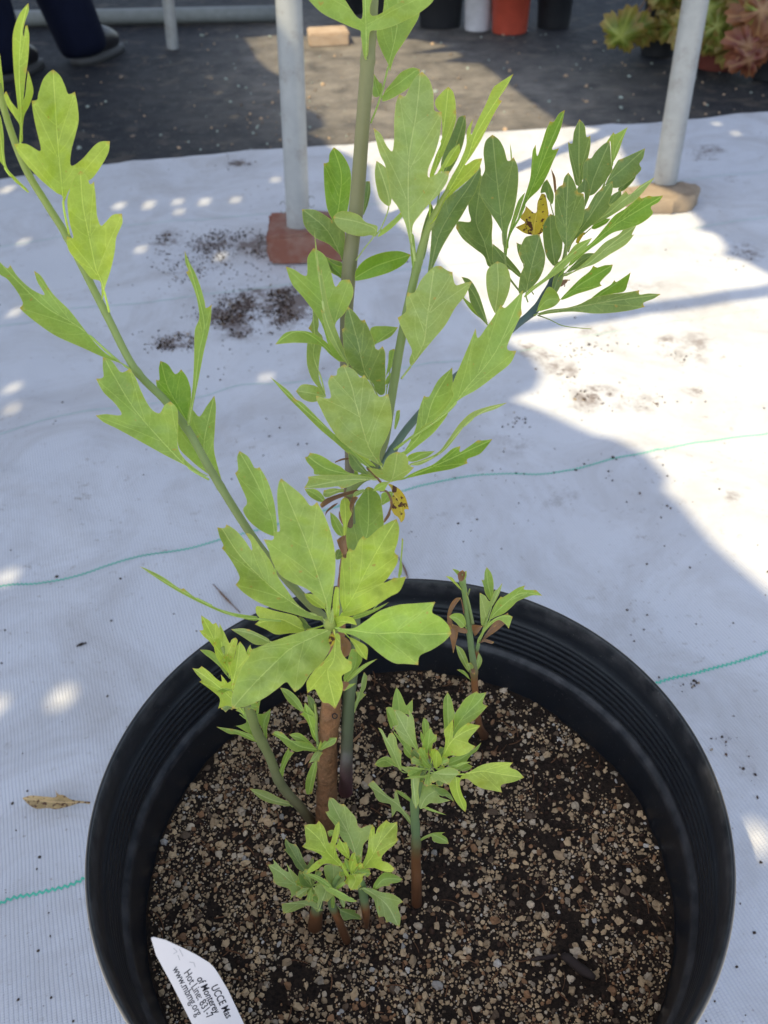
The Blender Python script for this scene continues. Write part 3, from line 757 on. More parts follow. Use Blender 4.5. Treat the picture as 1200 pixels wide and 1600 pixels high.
for (B, r), lab, mats, seed, cen in zip(pb, ('vine leaved plant with yellow green leaves in black pot', 'vine leaved plant with mixed green and pink leaves over the dark red pot', 'vine leaved plant with the reddest leaves beside the dark red pot'), ((0, 3, 0, 3), (0, 3, 0, 1), (1, 0, 2, 1)), (1, 2, 3), ((1000, 15), (1095, 40), (1185, 55))):
    rt = empty('potted_vine', B + Vector((0, 0, .17))); rt['label'] = lab; rt['category'] = 'plant'; rt['group'] = 'vine leaved plants in the back pots'
    q = random.Random(seed)
    for i in range(46):
        a = q.uniform(0, 6.28); e = q.uniform(0.1, 1.2)
        c = B + Vector((math.cos(a) * math.cos(e) * .13, math.sin(a) * math.cos(e) * .10 - .03, .17 + math.sin(e) * .16 - .02))
        if i % 2 == 0: c.z = B.z + q.uniform(.06, .18); c.y = B.y - r * 1.25 - q.uniform(0, .03)
        st_ = B + Vector((0, 0, .16))
        v_, f_ = tube_mesh([st_, (st_ + c) / 2 + Vector((0, 0, .03)), c], [.0018, .0014, .001], 6); s_ = mesh('stalk', v_, f_, STK, rt)
        lobed_leaf(rt, c, q.uniform(.045, .075), (c - st_) * .6 + Vector((0, -.14, .02)), q.uniform(0, 6.28), HL[mats[i % 4]])
# slim green plant in the black pot next to the red pot
B = hit(868, 46, 0.004) + Vector((0, .06, .17)); rt = empty('potted_seedling', B); rt['label'] = 'slim green plant with drooping leaves in the black pot by the red pot'; rt['category'] = 'plant'
q = random.Random(8)
for i in range(9):
    a = q.uniform(-2.6, .4); c = B + Vector((math.cos(a) * .07, math.sin(a) * .08, .05 + q.uniform(-.06, .08)))
    v_, f_ = tube_mesh([B, (B + c) / 2 + Vector((0, 0, .04)), c], [.0018, .0014, .001], 6); mesh('stalk', v_, f_, STK, rt)
    lobed_leaf(rt, c, q.uniform(.02, .032), (c - B) + Vector((0, -.08, 0)), q.uniform(0, 6), HL[0 if i % 2 else 3])

# ------------------------------------------------------------------ person standing at the far left
def skin_mesh(name, nodes, edges, mat, parent, sub=2, root=0):
    me = bpy.data.meshes.new(name); me.from_pydata([n[:3] for n in nodes], edges, []); o = bpy.data.objects.new(name, me); COL.objects.link(o)
    sk = o.modifiers.new('skin', 'SKIN'); sk.use_smooth_shade = True
    for i, n in enumerate(nodes):
        r = n[3]; me.skin_vertices[0].data[i].radius = (r, n[4] if len(n) > 4 else r) if True else None
    me.skin_vertices[0].data[root].use_root = True
    ss = o.modifiers.new('smooth', 'SUBSURF'); ss.levels = sub; ss.render_levels = sub
    me.materials.append(mat); o.parent = parent; return o
NAVY = simple('navy_trousers', (0.005, 0.007, 0.019), 0.9, 0.12, var=.4, scale=20, bump=.5, bd=.004)
SHIRT = simple('grey_shirt', (0.10, 0.11, 0.13), 0.9, 0.2, scale=20)
SKIN = simple('skin', (0.50, 0.30, 0.21), 0.55, 0.4, var=.1); HAIR = simple('dark_hair', (0.03, 0.02, 0.015), 0.6, 0.4)
SHOE = simple('black_shoe_leather', (0.014, 0.013, 0.015), 0.42, 0.5); SOLE = simple('shoe_sole', (0.05, 0.05, 0.05), 0.7)
FA = hit(140, 95, 0.004); FB = hit(8, 122, 0.004)         # the two heels
per = empty('person', (FA + FB) / 2); tag(per, 'person in navy trousers and black shoes standing on the black cloth', 'person')
ox, oy = per.location.x, per.location.y
def L(p): return (p.x - ox, p.y - oy)
ax_, ay_ = L(FA); bx_, by_ = L(FB); fx, fy = .42, .907
hx, hy = (ax_ + bx_) / 2 - .05, (ay_ + by_) / 2 + .02
body = [(hx, hy, .90, .13, .10), (hx, hy, 1.12, .13, .09), (hx, hy, 1.32, .16, .09), (hx + .0, hy, 1.44, .06, .06), (hx + .02, hy, 1.52, .055, .055), (hx + .03, hy, 1.60, .085, .095), (hx + .03, hy, 1.70, .07, .08),
        (hx + .05, hy - .10, .86, .085), (ax_ - .10, ay_ - .0, .48, .055), (ax_, ay_, .10, .038), (ax_ + .05 * fx, ay_ + .05 * fy, .035, .024), (ax_ + .11 * fx, ay_ + .11 * fy, .028, .016),
        (hx - .05, hy + .10, .86, .085), (bx_ - .04, by_, .48, .055), (bx_, by_, .10, .038), (bx_ + .05 * fx, by_ + .05 * fy, .035, .024), (bx_ + .11 * fx, by_ + .11 * fy, .028, .016),
        (hx, hy - .19, 1.38, .05), (hx - .02, hy - .24, 1.10, .036), (hx + .08, hy - .25, .88, .026), (hx + .10, hy - .25, .80, .028, .014),
        (hx, hy + .19, 1.38, .05), (hx - .02, hy + .24, 1.10, .036), (hx + .08, hy + .25, .88, .026), (hx + .10, hy + .25, .80, .028, .014)]
ed = [(0, 1), (1, 2), (2, 3), (3, 4), (4, 5), (5, 6), (0, 7), (7, 8), (8, 9), (9, 10), (10, 11), (0, 12), (12, 13), (13, 14), (14, 15), (15, 16), (2, 17), (17, 18), (18, 19), (19, 20), (2, 21), (21, 22), (22, 23), (23, 24)]
for hnd in (20, 24):
    p = body[hnd]
    for k, (dy, ln) in enumerate(((-.026, .055), (-.010, .065), (.006, .060), (.020, .048))):
        i = len(body); body += [(p[0] + .004, p[1] + dy, p[2] - .03, .009), (p[0] + .012, p[1] + dy, p[2] - .03 - ln * .6, .008), (p[0] + .002, p[1] + dy, p[2] - .03 - ln, .007)]; ed += [(hnd, i), (i, i + 1), (i + 1, i + 2)]
    i = len(body); body += [(p[0] + .03, p[1], p[2] + .01, .010), (p[0] + .045, p[1], p[2] - .025, .008)]; ed += [(hnd, i), (i, i + 1)]
skin_mesh('body', body, ed, SKIN, per)
skin_mesh('trousers', [(hx, hy, .92, .155, .125), (hx + .05, hy - .10, .84, .108), (ax_ - .11, ay_, .48, .086), (ax_ - .055, ay_, .24, .080), (ax_ - .01, ay_, .05, .076), (ax_ - .005, ay_, .008, .070), (hx - .05, hy + .10, .84, .108), (bx_ - .04, by_, .48, .084), (bx_ - .01, by_, .24, .078), (bx_, by_, .05, .076), (bx_, by_, .008, .070), (hx, hy, 1.02, .15, .12)], [(0, 1), (1, 2), (2, 3), (3, 4), (4, 5), (0, 6), (6, 7), (7, 8), (8, 9), (9, 10), (0, 11)], NAVY, per)
skin_mesh('shirt', [(hx, hy, 1.00, .165, .125), (hx, hy, 1.15, .155, .11), (hx, hy, 1.33, .18, .11), (hx, hy, 1.45, .075, .07), (hx, hy - .20, 1.38, .065), (hx - .01, hy - .22, 1.22, .055), (hx, hy + .20, 1.38, .065), (hx - .01, hy + .22, 1.22, .055)], [(0, 1), (1, 2), (2, 3), (2, 4), (4, 5), (2, 6), (6, 7)], SHIRT, per)
skin_mesh('hair', [(hx + .005, hy, 1.66, .088, .085), (hx + .01, hy, 1.725, .08, .07), (hx - .05, hy, 1.62, .055, .07)], [(0, 1), (0, 2)], HAIR, per)
for (sx, sy) in ((ax_, ay_), (bx_, by_)):
    sh = skin_mesh('shoe', [(sx + q_ * fx, sy + q_ * fy, *w_) for q_, *w_ in ((-.035, .035, .036), (.01, .055, .046), (.07, .046, .040), (.105, .036, .030), (.135, .028, .022))], [(0, 1), (1, 2), (2, 3), (3, 4)], SHOE, per)
    vv = []; n = 28
    for zz in (0.0, .018):
        for k in range(n):
            a = 2 * math.pi * k / n; u_ = .045 + .108 * math.cos(a); q_ = (.047 - .008 * math.cos(a)) * math.sin(a); vv.append(Vector((sx + u_ * fx - q_ * fy, sy + u_ * fy + q_ * fx, zz)))
    fc = [tuple(range(n - 1, -1, -1)), tuple(range(n, 2 * n))] + [(k, (k + 1) % n, n + (k + 1) % n, n + k) for k in range(n)]
    so = mesh('sole', vv, fc, SOLE, None); so.parent = sh

# ------------------------------------------------------------------ the big pot
PC = Vector((0.0072, 0.2335, 0)); PR = 0.145; RZ = 0.27
t = NT('big_pot_plastic'); n1 = t.noise(500, detail=3); n2 = t.noise(18, detail=5, rough=.65)
bs = t.mix(t.ramp(n2, [(0.4, 0.0), (0.75, 1.0)]), (0.008, 0.010, 0.014), (0.014, 0.017, 0.022))
bs = t.mix(t.math('MULTIPLY', t.ramp(t.noise(700, detail=2), [(0.68, 0.0), (0.73, 1.0)]), 0.35), bs, (0.16, 0.15, 0.14))
mpp = t.n.new('ShaderNodeMapping'); mpp.inputs['Scale'].default_value = (1, 1, 9); t.l.new(t.geo(), mpp.inputs[0])
bs = t.mix(t.math('MULTIPLY', t.ramp(t.noise(60, mpp.outputs[0], detail=8, rough=.8), [(0.60, 0.0), (0.70, 1.0)]), 0.30), bs, (0.13, 0.125, 0.12))
bs = t.mix(t.math('MULTIPLY', t.attr('rim_glow'), 0.85), bs, (0.58, 0.49, 0.37))  # pale tan line paints the light caught by the outer rim edge
bs = t.mix(t.math('MULTIPLY', t.math('MULTIPLY', t.attr('dust_or_sun'), t.ramp(t.noise(120, detail=5), [(0.4, 0.1), (0.7, 1.0)])), 0.28), bs, (0.17, 0.16, 0.16))
t.set(bs, t.ramp(n2, [(0.2, 0.30), (0.8, 0.42)]), 0.5); t.bump(n1, 0.12, 0.0004)
BIGPOT = t.m
prof = [(.108, .0125), (.110, .0122), (.113, .018), (.1345, .222), (.1350, .2235), (.1385, .2245), (.1400, .227), (.1432, .262), (.1447, .2655), (.1450, .268), (.1445, .2697), (.1436, .2702), (.1428, .2692), (.1420, .2655), (.1412, .258), (.1404, .2518), (.1397, .2512)]
for i in range(0, 41):
    z = .2505 - i * .0005; prof.append((.1396 - .0022 * i / 40 + .00030 * math.cos(i / 40 * 5 * 2 * math.pi), z))
prof += [(.1368, .2285), (.1352, .2268), (.1345, .2250), (.1341, .2225), (.1325, .214), (.1306, .200), (.128, .18)]
n = 220; V = []; Fc = []; rim_glow = []; dust_or_sun = []
for i, (r, z) in enumerate(prof):
    for k in range(n):
        a = 2 * math.pi * k / n; V.append(PC + Vector((r * math.cos(a), r * math.sin(a), z)))
        rim_glow.append(1.0 if 8 <= i <= 9 else (0.25 if i in (7, 10) else 0.0)); dust_or_sun.append(1.0 if .2655 <= z <= .2695 and i > 10 or .2245 < z < .2286 and i > 20 else 0.0)
for i in range(len(prof) - 1):
    for k in range(n):
        a = i * n + k; b = i * n + (k + 1) % n; Fc.append((a, b, b + n, a + n))
Fc.append(tuple(range(n - 1, -1, -1)))
pot = empty('nursery_pot', PC + Vector((0, 0, .008))); tag(pot, 'large black plastic nursery pot holding the lobed leaf shrub', 'plant pot')
mesh('shell', V, Fc, BIGPOT, pot, attrs={'rim_glow': rim_glow, 'dust_or_sun': dust_or_sun})
_dz = 0.010      # stands on the cloth
# ------------------------------------------------------------------ soil with perlite
SZ = 0.200
def soil_h(x, y):
    r = math.hypot(x, y)
    return SZ + 0.0028 * noise.noise(Vector((x * 22, y * 22, 0))) + 0.0016 * noise.noise(Vector((x * 80, y * 80, 4))) + 0.0007 * noise.noise(Vector((x * 260, y * 260, 7))) + 0.0025 * (r / .130) ** 4 - .0015 * (1 - r / .130)
t = NT('potting_mix'); n1 = t.noise(420, detail=6, rough=.75)
t.set(t.mix(t.ramp(n1, [(0.35, 0.0), (0.75, 1.0)]), (0.010, 0.007, 0.006), (0.070, 0.045, 0.030)), 0.92, 0.25); t.bump(t.noise(700, detail=6, rough=.8), 1.0, 0.0025); POTMIX = t.m
NR, NA = 130, 240; V = [PC + Vector((0, 0, soil_h(0, 0)))]; Fc = []
for i in range(1, NR + 1):
    r = .1312 * i / NR
    for k in range(NA):
        a = 2 * math.pi * k / NA; x, y = r * math.cos(a), r * math.sin(a); V.append(PC + Vector((x, y, soil_h(x, y))))
for k in range(NA): Fc.append((0, 1 + k, 1 + (k + 1) % NA))
for i in range(NR - 1):
    for k in range(NA):
        a = 1 + i * NA + k; b = 1 + i * NA + (k + 1) % NA; Fc.append((a, a + NA, b + NA, b))
tag(mesh('potting_soil', V, Fc, POTMIX), kind='stuff')
t = NT('pumice_grain'); c = t.attr('tint', 'Color'); t.set(t.mix(t.math('MULTIPLY', t.noise(900, detail=4), 0.40), c, (0.12, 0.09, 0.07)), 0.85, 0.25); t.bump(t.noise(1500, detail=4), 0.6, 0.0005); GR = t.m
rg = random.Random(21); items = []
cells = {}
def density(x, y):
    n_ = noise.noise(Vector((x * 30, y * 30, 12))) + .8 * noise.noise(Vector((x * 85, y * 85, 3))) + .5 * noise.noise(Vector((x * 200, y * 200, 5)))
    d = 0.44 + 1.7 * n_
    if y > .02: d -= 0.28 * (y - .02) / .1
    if x > .02 and y > -.02: d -= .18
    if x < -.02: d += .42
    if y < -.04: d += .22
    return max(d, 0.05)
tries = 0
while len(items) < 10500 and tries < 110000:
    tries += 1
    a = rg.uniform(0, 6.283); r = .1294 * math.sqrt(rg.random()); x, y = r * math.cos(a), r * math.sin(a)
    if rg.random() > density(x, y): continue
    k = rg.random(); s = rg.uniform(.0003, .0008) if k < .50 else (rg.uniform(.0008, .0014) if k < .90 else rg.uniform(.0014, .0023))
    kx, ky = int(x / .004), int(y / .004); ok = True
    for i in (-1, 0, 1):
        for j in (-1, 0, 1):
            for (u, v, w) in cells.get((kx + i, ky + j), ()):
                if (u - x) ** 2 + (v - y) ** 2 < ((s + w) * .80) ** 2: ok = False
    if not ok: continue
    cells.setdefault((kx, ky), []).append((x, y, s))
    q = rg.random(); b = rg.uniform(.5, 1.0)
    c = (.70 * b, .50 * b, .29 * b) if q < .60 else ((.74 * b, .60 * b, .43 * b) if q < .78 else ((.40 * b, .21 * b, .10 * b) if q < .90 else ((.72 * b, .67 * b, .60 * b) if q < .925 else (.12, .08, .05))))
    items.append((PC + Vector((x, y, soil_h(x, y) + s * .22)), s, c))
for _ in range(9000):
    a = rg.uniform(0, 6.283); r = .1298 * math.sqrt(rg.random()); x, y = r * math.cos(a), r * math.sin(a)
    if rg.random() > density(x, y) + .05: continue
    b = rg.uniform(.4, 1.0); s = rg.uniform(.00018, .00042)
    items.append((PC + Vector((x, y, soil_h(x, y) + s * .3)), s, (.52 * b, .38 * b, .25 * b)))
tag(grains('pumice_grains', items, GR, fine=True), kind='stuff')
# dark bark bits and fibres in the mix
items = []
for _ in range(900):
    a = rg.uniform(0, 6.283); r = .129 * math.sqrt(rg.random()); x, y = r * math.cos(a), r * math.sin(a); b = rg.uniform(.6, 1.4)
    items.append((PC + Vector((x, y, soil_h(x, y) + .0003)), rg.uniform(.0006, .0017), (.045 * b, .026 * b, .018 * b)))
bark = grains('bark_bits', items, CR.m); tag(bark, kind='stuff')
V = []; Fc = []
for _ in range(260):
    a = rg.uniform(0, 6.283); r = .127 * math.sqrt(rg.random()); x, y = r * math.cos(a), r * math.sin(a); a2 = rg.uniform(0, 3.14); ln = rg.uniform(.003, .011)
    P = []
    for i in range(5):
        u_ = (i / 4 - .5) * ln; xx = x + u_ * math.cos(a2 + u_ * 40); yy = y + u_ * math.sin(a2 + u_ * 40)
        P.append(PC + Vector((xx, yy, soil_h(xx, yy) + .0008 + .0008 * rg.random())))
    tv, tf = tube_mesh(P, [rg.uniform(.00012, .0004)] * 5, 5); k = len(V); V += tv; Fc += [tuple(i + k for i in f) for f in tf]
tag(mesh('bark_fibres', V, Fc, simple('bark_fibre', (0.15, 0.075, 0.04), 0.9, 0.2, var=.6, scale=60)), kind='stuff')
BARK = simple('dark_bark', (0.035, 0.025, 0.022), 0.85, 0.3, bump=.8)
for (x0, y0, x1, y1, w, lab) in ((878, 1492, 930, 1530, 16, 'short dark bark chip on the soil, thickest of the chips'), (830, 1500, 872, 1492, 8, 'thin dark twig bit on the soil beside the thick bark chip')):
    a = hit(x0, y0, SZ + .003); b = hit(x1, y1, SZ + .003); z = (a - CAM).dot(_F)
    P = [a + (b - a) * i / 6 + Vector((0, 0, .0006 * math.sin(i * 1.3))) for i in range(7)]
    v_, f_ = tube_mesh(P, [w * .5 * z / FPX * k for k in (.5, .9, 1, .95, 1, .8, .45)], 9)
    v_ = [v + Vector((noise.noise(v * 400), noise.noise(v * 400 + Vector((3, 0, 0))), 0)) * .0008 for v in v_]
    tag(mesh('bark_chip', v_, f_, BARK), lab, 'bark chip')

# ------------------------------------------------------------------ plant tag
TAGW = simple('white_tag_plastic', (0.78, 0.72, 0.70), 0.45, 0.4, var=.03, bump=0)
INK = simple('black_ink', (0.02, 0.018, 0.022), 0.6, 0.3, bump=0); PEN = simple('pencil', (0.5, 0.47, 0.46), 0.7, 0.2, bump=0)
Tt = at(262, 1478, .315); Bb = hit(452, 1850, SZ - .006)
axd = (Bb - Tt).normalized(); vw = ((Tt + Bb) / 2 - CAM).normalized(); wd_ = axd.cross(vw).normalized()
if wd_.dot(_R) < 0: wd_ = -wd_
wd_ = Matrix.Rotation(rad(-6), 3, axd) @ wd_
Nn = axd.cross(wd_).normalized()
if Nn.dot(vw) > 0: Nn = -Nn
def onp(x, y, off=0.0):
    R_ = ray(x, y); z = Nn.dot(Tt - CAM) / Nn.dot(R_); return CAM + R_ * z + Nn * off
def loc(p): q = p - Tt; return (q.dot(axd), q.dot(wd_))
up_ = [loc(onp(x, y)) for x, y in [(240, 1463.5), (258, 1468), (282, 1479), (306, 1491), (327, 1504), (334, 1511), (340, 1520), (355, 1545), (381, 1600)]]
lf_ = [loc(onp(x, y)) for x, y in [(300, 1600), (270, 1541), (244, 1493), (236.5, 1468), (236, 1465)]]
Lend = (Bb - Tt).dot(axd); wt = abs(up_[-1][1] - lf_[0][1]); mid_ = (up_[-1][1] + lf_[0][1]) / 2
outl = up_ + [(Lend * .55, mid_ + wt / 2), (Lend * .62, mid_ + wt * .28), (Lend, mid_ + wt * .12), (Lend, mid_ - wt * .12), (Lend * .62, mid_ - wt * .28), (Lend * .55, mid_ - wt / 2)] + lf_
sgn = 1 if axd.cross(wd_).dot(Nn) > 0 else -1
th = 0.00045; nO = len(outl)
V = [Tt + axd * a + wd_ * b + Nn * (th if s else 0) for s in (1, 0) for a, b in outl]
Fc = [tuple(range(nO)), tuple(range(2 * nO - 1, nO - 1, -1))] + [(i, nO + i, nO + (i + 1) % nO, (i + 1) % nO) for i in range(nO)]
tg = empty('plant_label', Bb); tag(tg, 'white plastic plant label with black printed lines stuck in the soil', 'plant label')
mesh('blade', V, Fc, TAGW, tg, smooth=False)
def write(txt, x, y, size, mat, shear=0.0, bold=0.0, ang=0.0, space=1.0):
    cu = bpy.data.curves.new('lettering', 'FONT'); cu.body = txt; cu.size = size; cu.shear = shear; cu.offset = bold; cu.extrude = 0.00003; cu.space_character = space
    tmp = bpy.data.objects.new('lettering', cu); COL.objects.link(tmp); bpy.context.view_layer.update()
    me = bpy.data.meshes.new_from_object(tmp.evaluated_get(bpy.context.evaluated_depsgraph_get())); bpy.data.objects.remove(tmp)
    o = bpy.data.objects.new('lettering', me); COL.objects.link(o); me.materials.clear(); me.materials.append(mat)
    X = (Matrix.Rotation(ang, 3, Nn) @ axd); Y = Nn.cross(X); p = onp(x, y) + Nn * (th + .00008)
    for v in me.vertices: v.co = p + X * v.co.x + Y * v.co.y + Nn * v.co.z
    o.parent = tg; o.matrix_parent_inverse = pmat(tg).inverted(); return o
for txt, x, y, s, sh, bo, sp in (('UCCE Mas', 328, 1541, .0038, .30, .00003, 1.0), ('of Monterey', 306, 1528, .0037, .30, .00003, 1.0), ('Hot Line: 831-7', 286, 1519, .0038, .0, .0, 1.0), ('www.mbmg.org', 268, 1513, .0038, .15, .0, 1.0)):
    write(txt, x, y, s, INK, sh, bo, 0.0, sp)
for (p0, p1) in (((270, 1480), (276, 1486)), ((276, 1486), (270, 1489)), ((277, 1491), (280, 1499)), ((295, 1502), (302, 1503)), ((302, 1503), (304, 1510)), ((279, 1481), (285, 1493))):
    a = onp(*p0, th + .0001); b = onp(*p1, th + .0001); d = (b - a).normalized().cross(Nn) * .00012
    mesh('pencil_mark', [a - d, a + d, b + d, b - d], [(0, 1, 2, 3)], PEN, tg, smooth=False)

# ================================================================== PLANTS
def stem_mat(name, stops, rough=0.5, nscale=120, b=0.3, bd=0.0006, streak=0.25):
    t = NT(name); c = t.ramp(t.attr('along'), stops)
    nn = t.noise(nscale, detail=5)
    c = t.mix(t.math('MULTIPLY', nn, streak), c, (0.06, 0.05, 0.03)); t.set(c, rough, 0.35); t.bump(nn, b, bd); return t.m
ST_BARK = stem_mat('brown_bark', [(0, (0.26, 0.11, 0.045)), (0.5, (0.42, 0.185, 0.075)), (0.8, (0.38, 0.19, 0.09)), (1, (0.26, 0.18, 0.10))], 0.65, 170, 1.0, 0.003, 0.85)
ST_MAIN = stem_mat('olive_stem', [(0, (0.16, 0.13, 0.10)), (0.35, (0.19, 0.18, 0.09)), (0.7, (0.25, 0.24, 0.10)), (1, (0.28, 0.31, 0.11))])
ST_GREEN = stem_mat('green_stem', [(0, (0.20, 0.23, 0.09)), (0.5, (0.25, 0.33, 0.10)), (1, (0.36, 0.42, 0.08))])
ST_BLUE = stem_mat('slate_stem', [(0, (0.15, 0.22, 0.16)), (0.6, (0.08, 0.13, 0.12)), (1, (0.05, 0.08, 0.08))])
ST_PURP = stem_mat('purple_based_stem', [(0, (0.16, 0.045, 0.07)), (0.2, (0.10, 0.08, 0.07)), (0.4, (0.12, 0.15, 0.075)), (1, (0.18, 0.24, 0.09))])
ST_SHOOT = stem_mat('brown_to_green_stem', [(0, (0.14, 0.055, 0.025)), (0.33, (0.27, 0.11, 0.04)), (0.46, (0.19, 0.26, 0.11)), (1, (0.24, 0.36, 0.09))])
ST_LEAN = stem_mat('leaning_green_stem', [(0, (0.15, 0.11, 0.06)), (0.25, (0.20, 0.20, 0.09)), (1, (0.30, 0.38, 0.09))])
def small(crop, cx, cy, L_, ang, tone, dz0, dz1, tilt=15):
    """a young lobed leaf, L_ long in crop units, growing from (cx, cy) at ang"""
    o = [(0, .03), (.25, .06), (.42, .20), (.50, .30, 1), (.60, .19), (.72, .22), (.86, .26, 1), (.90, .12), (1.0, 0, 1), (.92, -.10), (.84, -.24, 1), (.70, -.18), (.55, -.17), (.46, -.28, 1), (.36, -.15), (.20, -.05), (0, -.03)]
    ca, sa = math.cos(rad(ang)), -math.sin(rad(ang))
    f = lambda u, v: f"{cx + L_ * (u * ca + v * sa):.0f},{cy + L_ * (u * sa - v * ca):.0f}"
    return (crop, tone, dz0, dz1, tilt, ' '.join(f(u, 0) for u in (-.05, .4, 1)), ' '.join(f(q[0], q[1]) + ('*' if len(q) > 2 else '') for q in o))
def sz(x, y): return (hit(x, y, SZ) - CAM).dot(_F)
def sk3(s): return [(a[0], a[1], a[2]) for a in s]

# ---- the shrub
TR = [(510, 1305, sz(508, 1300) + .004, 37), (510, 1270, .462, 33), (511, 1225, .447, 31), (512, 1165, .425, 31), (516, 1115, .410, 32), (521, 1060, .400, 26), (530, 980, .392, 20), (537, 900, .388, 17), (543, 830, .384, 16), (546, 762, .381, 16)]
NODE = (546, 762, .381)
base_pt = at(*TR[0][:3])
shrub = empty('shrub', base_pt); tag(shrub, 'tall lobed leaf shrub rising from the brown trunk at the middle of the big pot', 'shrub')
trunk = stem('trunk', TR, ST_BARK, shrub, 18, rough=.10)
# leaf scar ring on the trunk
c = at(523, 1119, .4035); P = [c + _R * (.0011 * math.cos(a)) + _D * (.0011 * math.sin(a)) for a in [i * math.pi / 7 for i in range(15)]]
v_, f_ = tube_mesh(P, [.00028] * 15, 6); mesh('bark_scar', v_, f_, BARK, trunk)
def group(name, spec, mat, parent, leaves, seg=12, rough=0.0, label=None, base=None):
    if mat in (ST_GREEN,) and name == 'branch': spec = [(a_, b_, c_, d_ * .88) for a_, b_, c_, d_ in spec]
    b = stem(name, spec, mat, parent, seg, rough=rough, knots=[pts(q[0], q[5])[0][:2] for q in leaves if q[1] != 'b'])
    if label: b['label'] = label
    s = sk3(spec)
    for L_ in leaves:
        crop, tone, a, t_, tilt, mid, out = L_[:7]; kw = L_[7] if len(L_) > 7 else {}
        leaf(b, s, crop, tone, a, t_, tilt, mid, out, **kw)
    return b
MAIN = [(546, 765, .381, 15), (546, 700, .378, 15), (543, 600, .372, 17), (541, 505, .366, 20), (546, 417, .360, 23), (557, 321, .354, 23), (566, 204, .347, 22), (575, 88, .341, 22), (581, 0, .336, 21), (588, -110, .330, 19)]
group('main_stem', MAIN, ST_MAIN, shrub, [
 ('T', 'm', -3, -14, 10, "350,320 350,170 345,0 345,-190", "345,318 335,290 322,190 320,165 270,145 190,110 130,80 80,40 0,-50 -40,-110* 100,-80 200,-30 230,-10 270,50 300,90 325,102 332,70 330,0 325,-100 345,-200* 375,-100 385,-20 372,30 372,75 395,85 450,60 540,5 640,-50 740,-60* 705,10 640,65 560,110 480,145 410,162 375,165 365,200 360,290", {'cup': .1}),
 ('T', 'm', 3, 14, -20, "375,660 430,510 470,350 515,150 520,-100", "470,350 450,310 415,230 408,160 440,60 450,-60* 560,-60 640,-100 635,80 600,150 550,230 510,290 490,340 478,380"),
 ('T', 'm', 4, 6, 20, "430,525 460,490 520,450 600,390 638,372", "435,540 450,490 490,440 540,385 600,362 638,372* 630,410 580,470 520,510 470,535"),
 ('T', 'm', 5, 9, 30, "428,525 405,470 392,398", "385,510 388,450 392,395* 420,440 435,450 430,500 410,520"),
 ('B', 'v', 4, 9, -20, "492,1080 462,960 480,850 488,720 455,615", "455,920 430,870 418,780 415,680* 435,675 440,640 458,613* 490,640 520,690 530,740 520,850 510,890 490,880 470,920"),
 ('B', 'd', 5, 8, 30, "575,900 595,830 605,757", "575,890 580,800 585,760 608,755* 610,800 600,850 582,895"),
 ('B', 'd', 3, -8, 10, "500,1095 430,960 325,870", "498,1075 440,1020 380,990 335,940 325,872* 380,875 440,910 500,960 500,1040"),
 ('B', 'd', 4, 6, 10, "500,1120 460,1100 402,1062", "400,1060* 450,1080 495,1100 495,1160 460,1140 430,1110"),
 ('B', 'g', -2, -14, 10, "550,1085 585,1035 620,990 630,955 560,925 455,905", "640,945 620,935 590,925 560,895 510,880 475,885 455,905* 470,940 510,970 570,985 610,980 630,985"),
 ('B', 'm', -4, -10, 20, "632,975 660,955 700,920 735,887", "640,985 660,955 700,920 735,885* 745,900 700,950 650,985"),
 ('B', 'g', -3, -12, -15, "630,985 655,950 688,850 665,750 637,672", "685,860 650,830 635,780 628,720 635,670* 665,690 690,720 700,800 695,850"),
 ('E', 'v', -3, 4, 15, "412,145 500,95 645,48", "412,155 418,110 460,65 530,38 600,33 645,48* 620,85 560,120 480,145 420,157"),
 ('E', 'v', 2, 6, 0, "362,140 310,90 252,42", "358,140 310,120 270,70 250,40* 290,60 330,90 362,100"),
 ('E', 'm', -6, -16, 10, "535,590 480,480 400,300 300,170 240,35".replace("535,590", "385,500").replace("480,480 400,300 300,170 240,35", "365,480 340,400 310,300 270,180 245,25"), "330,480 300,420 270,330 200,230 150,170 124,97* 160,110 210,135 215,60 240,20* 285,50 310,110 330,180 355,155 390,152* 405,190 400,230 370,290 330,340 350,420 375,490"),
 ('E', 'g', -10, -26, 60, "385,510 340,430 290,310 265,150 242,-60", "380,505 330,440 295,380 270,275* 285,285 265,180 250,60 243,-60* 258,60 268,130 272,105* 290,200 310,290 350,400 388,500"),
 ('E', 'm', 0, 6, -15, "450,470 520,400 590,352", "480,420 478,355 530,345 592,350* 560,390 500,420 480,440"),
 ('E', 'm', -4, -18, 20, "345,490 320,460 230,385 160,370 80,420", "350,495 310,465 265,425 170,415 80,422* 120,375 170,365 230,372 290,410 330,460"),
 ('E', 'g', -4, -4, 40, "290,640 270,560 240,470 245,400 235,270", "290,640 258,600 230,560 212,500 215,410 240,385 218,355* 235,320 235,272* 255,290 262,340 258,365 275,385 278,405 265,480 262,560 285,620"),
 ('E', 'g', -2, -6, 20, "290,640 230,625 168,615", "288,640 240,662 195,650 166,617* 190,590 230,590 265,605"),
], 16)
B2 = [(580, 735, .379, 19), (600, 690, .376, 17), (612, 620, .370, 16), (628, 525, .362, 16), (648, 432, .354, 15), (664, 370, .348, 13), (686, 320, .342, 9), (700, 296, .340, 7)]
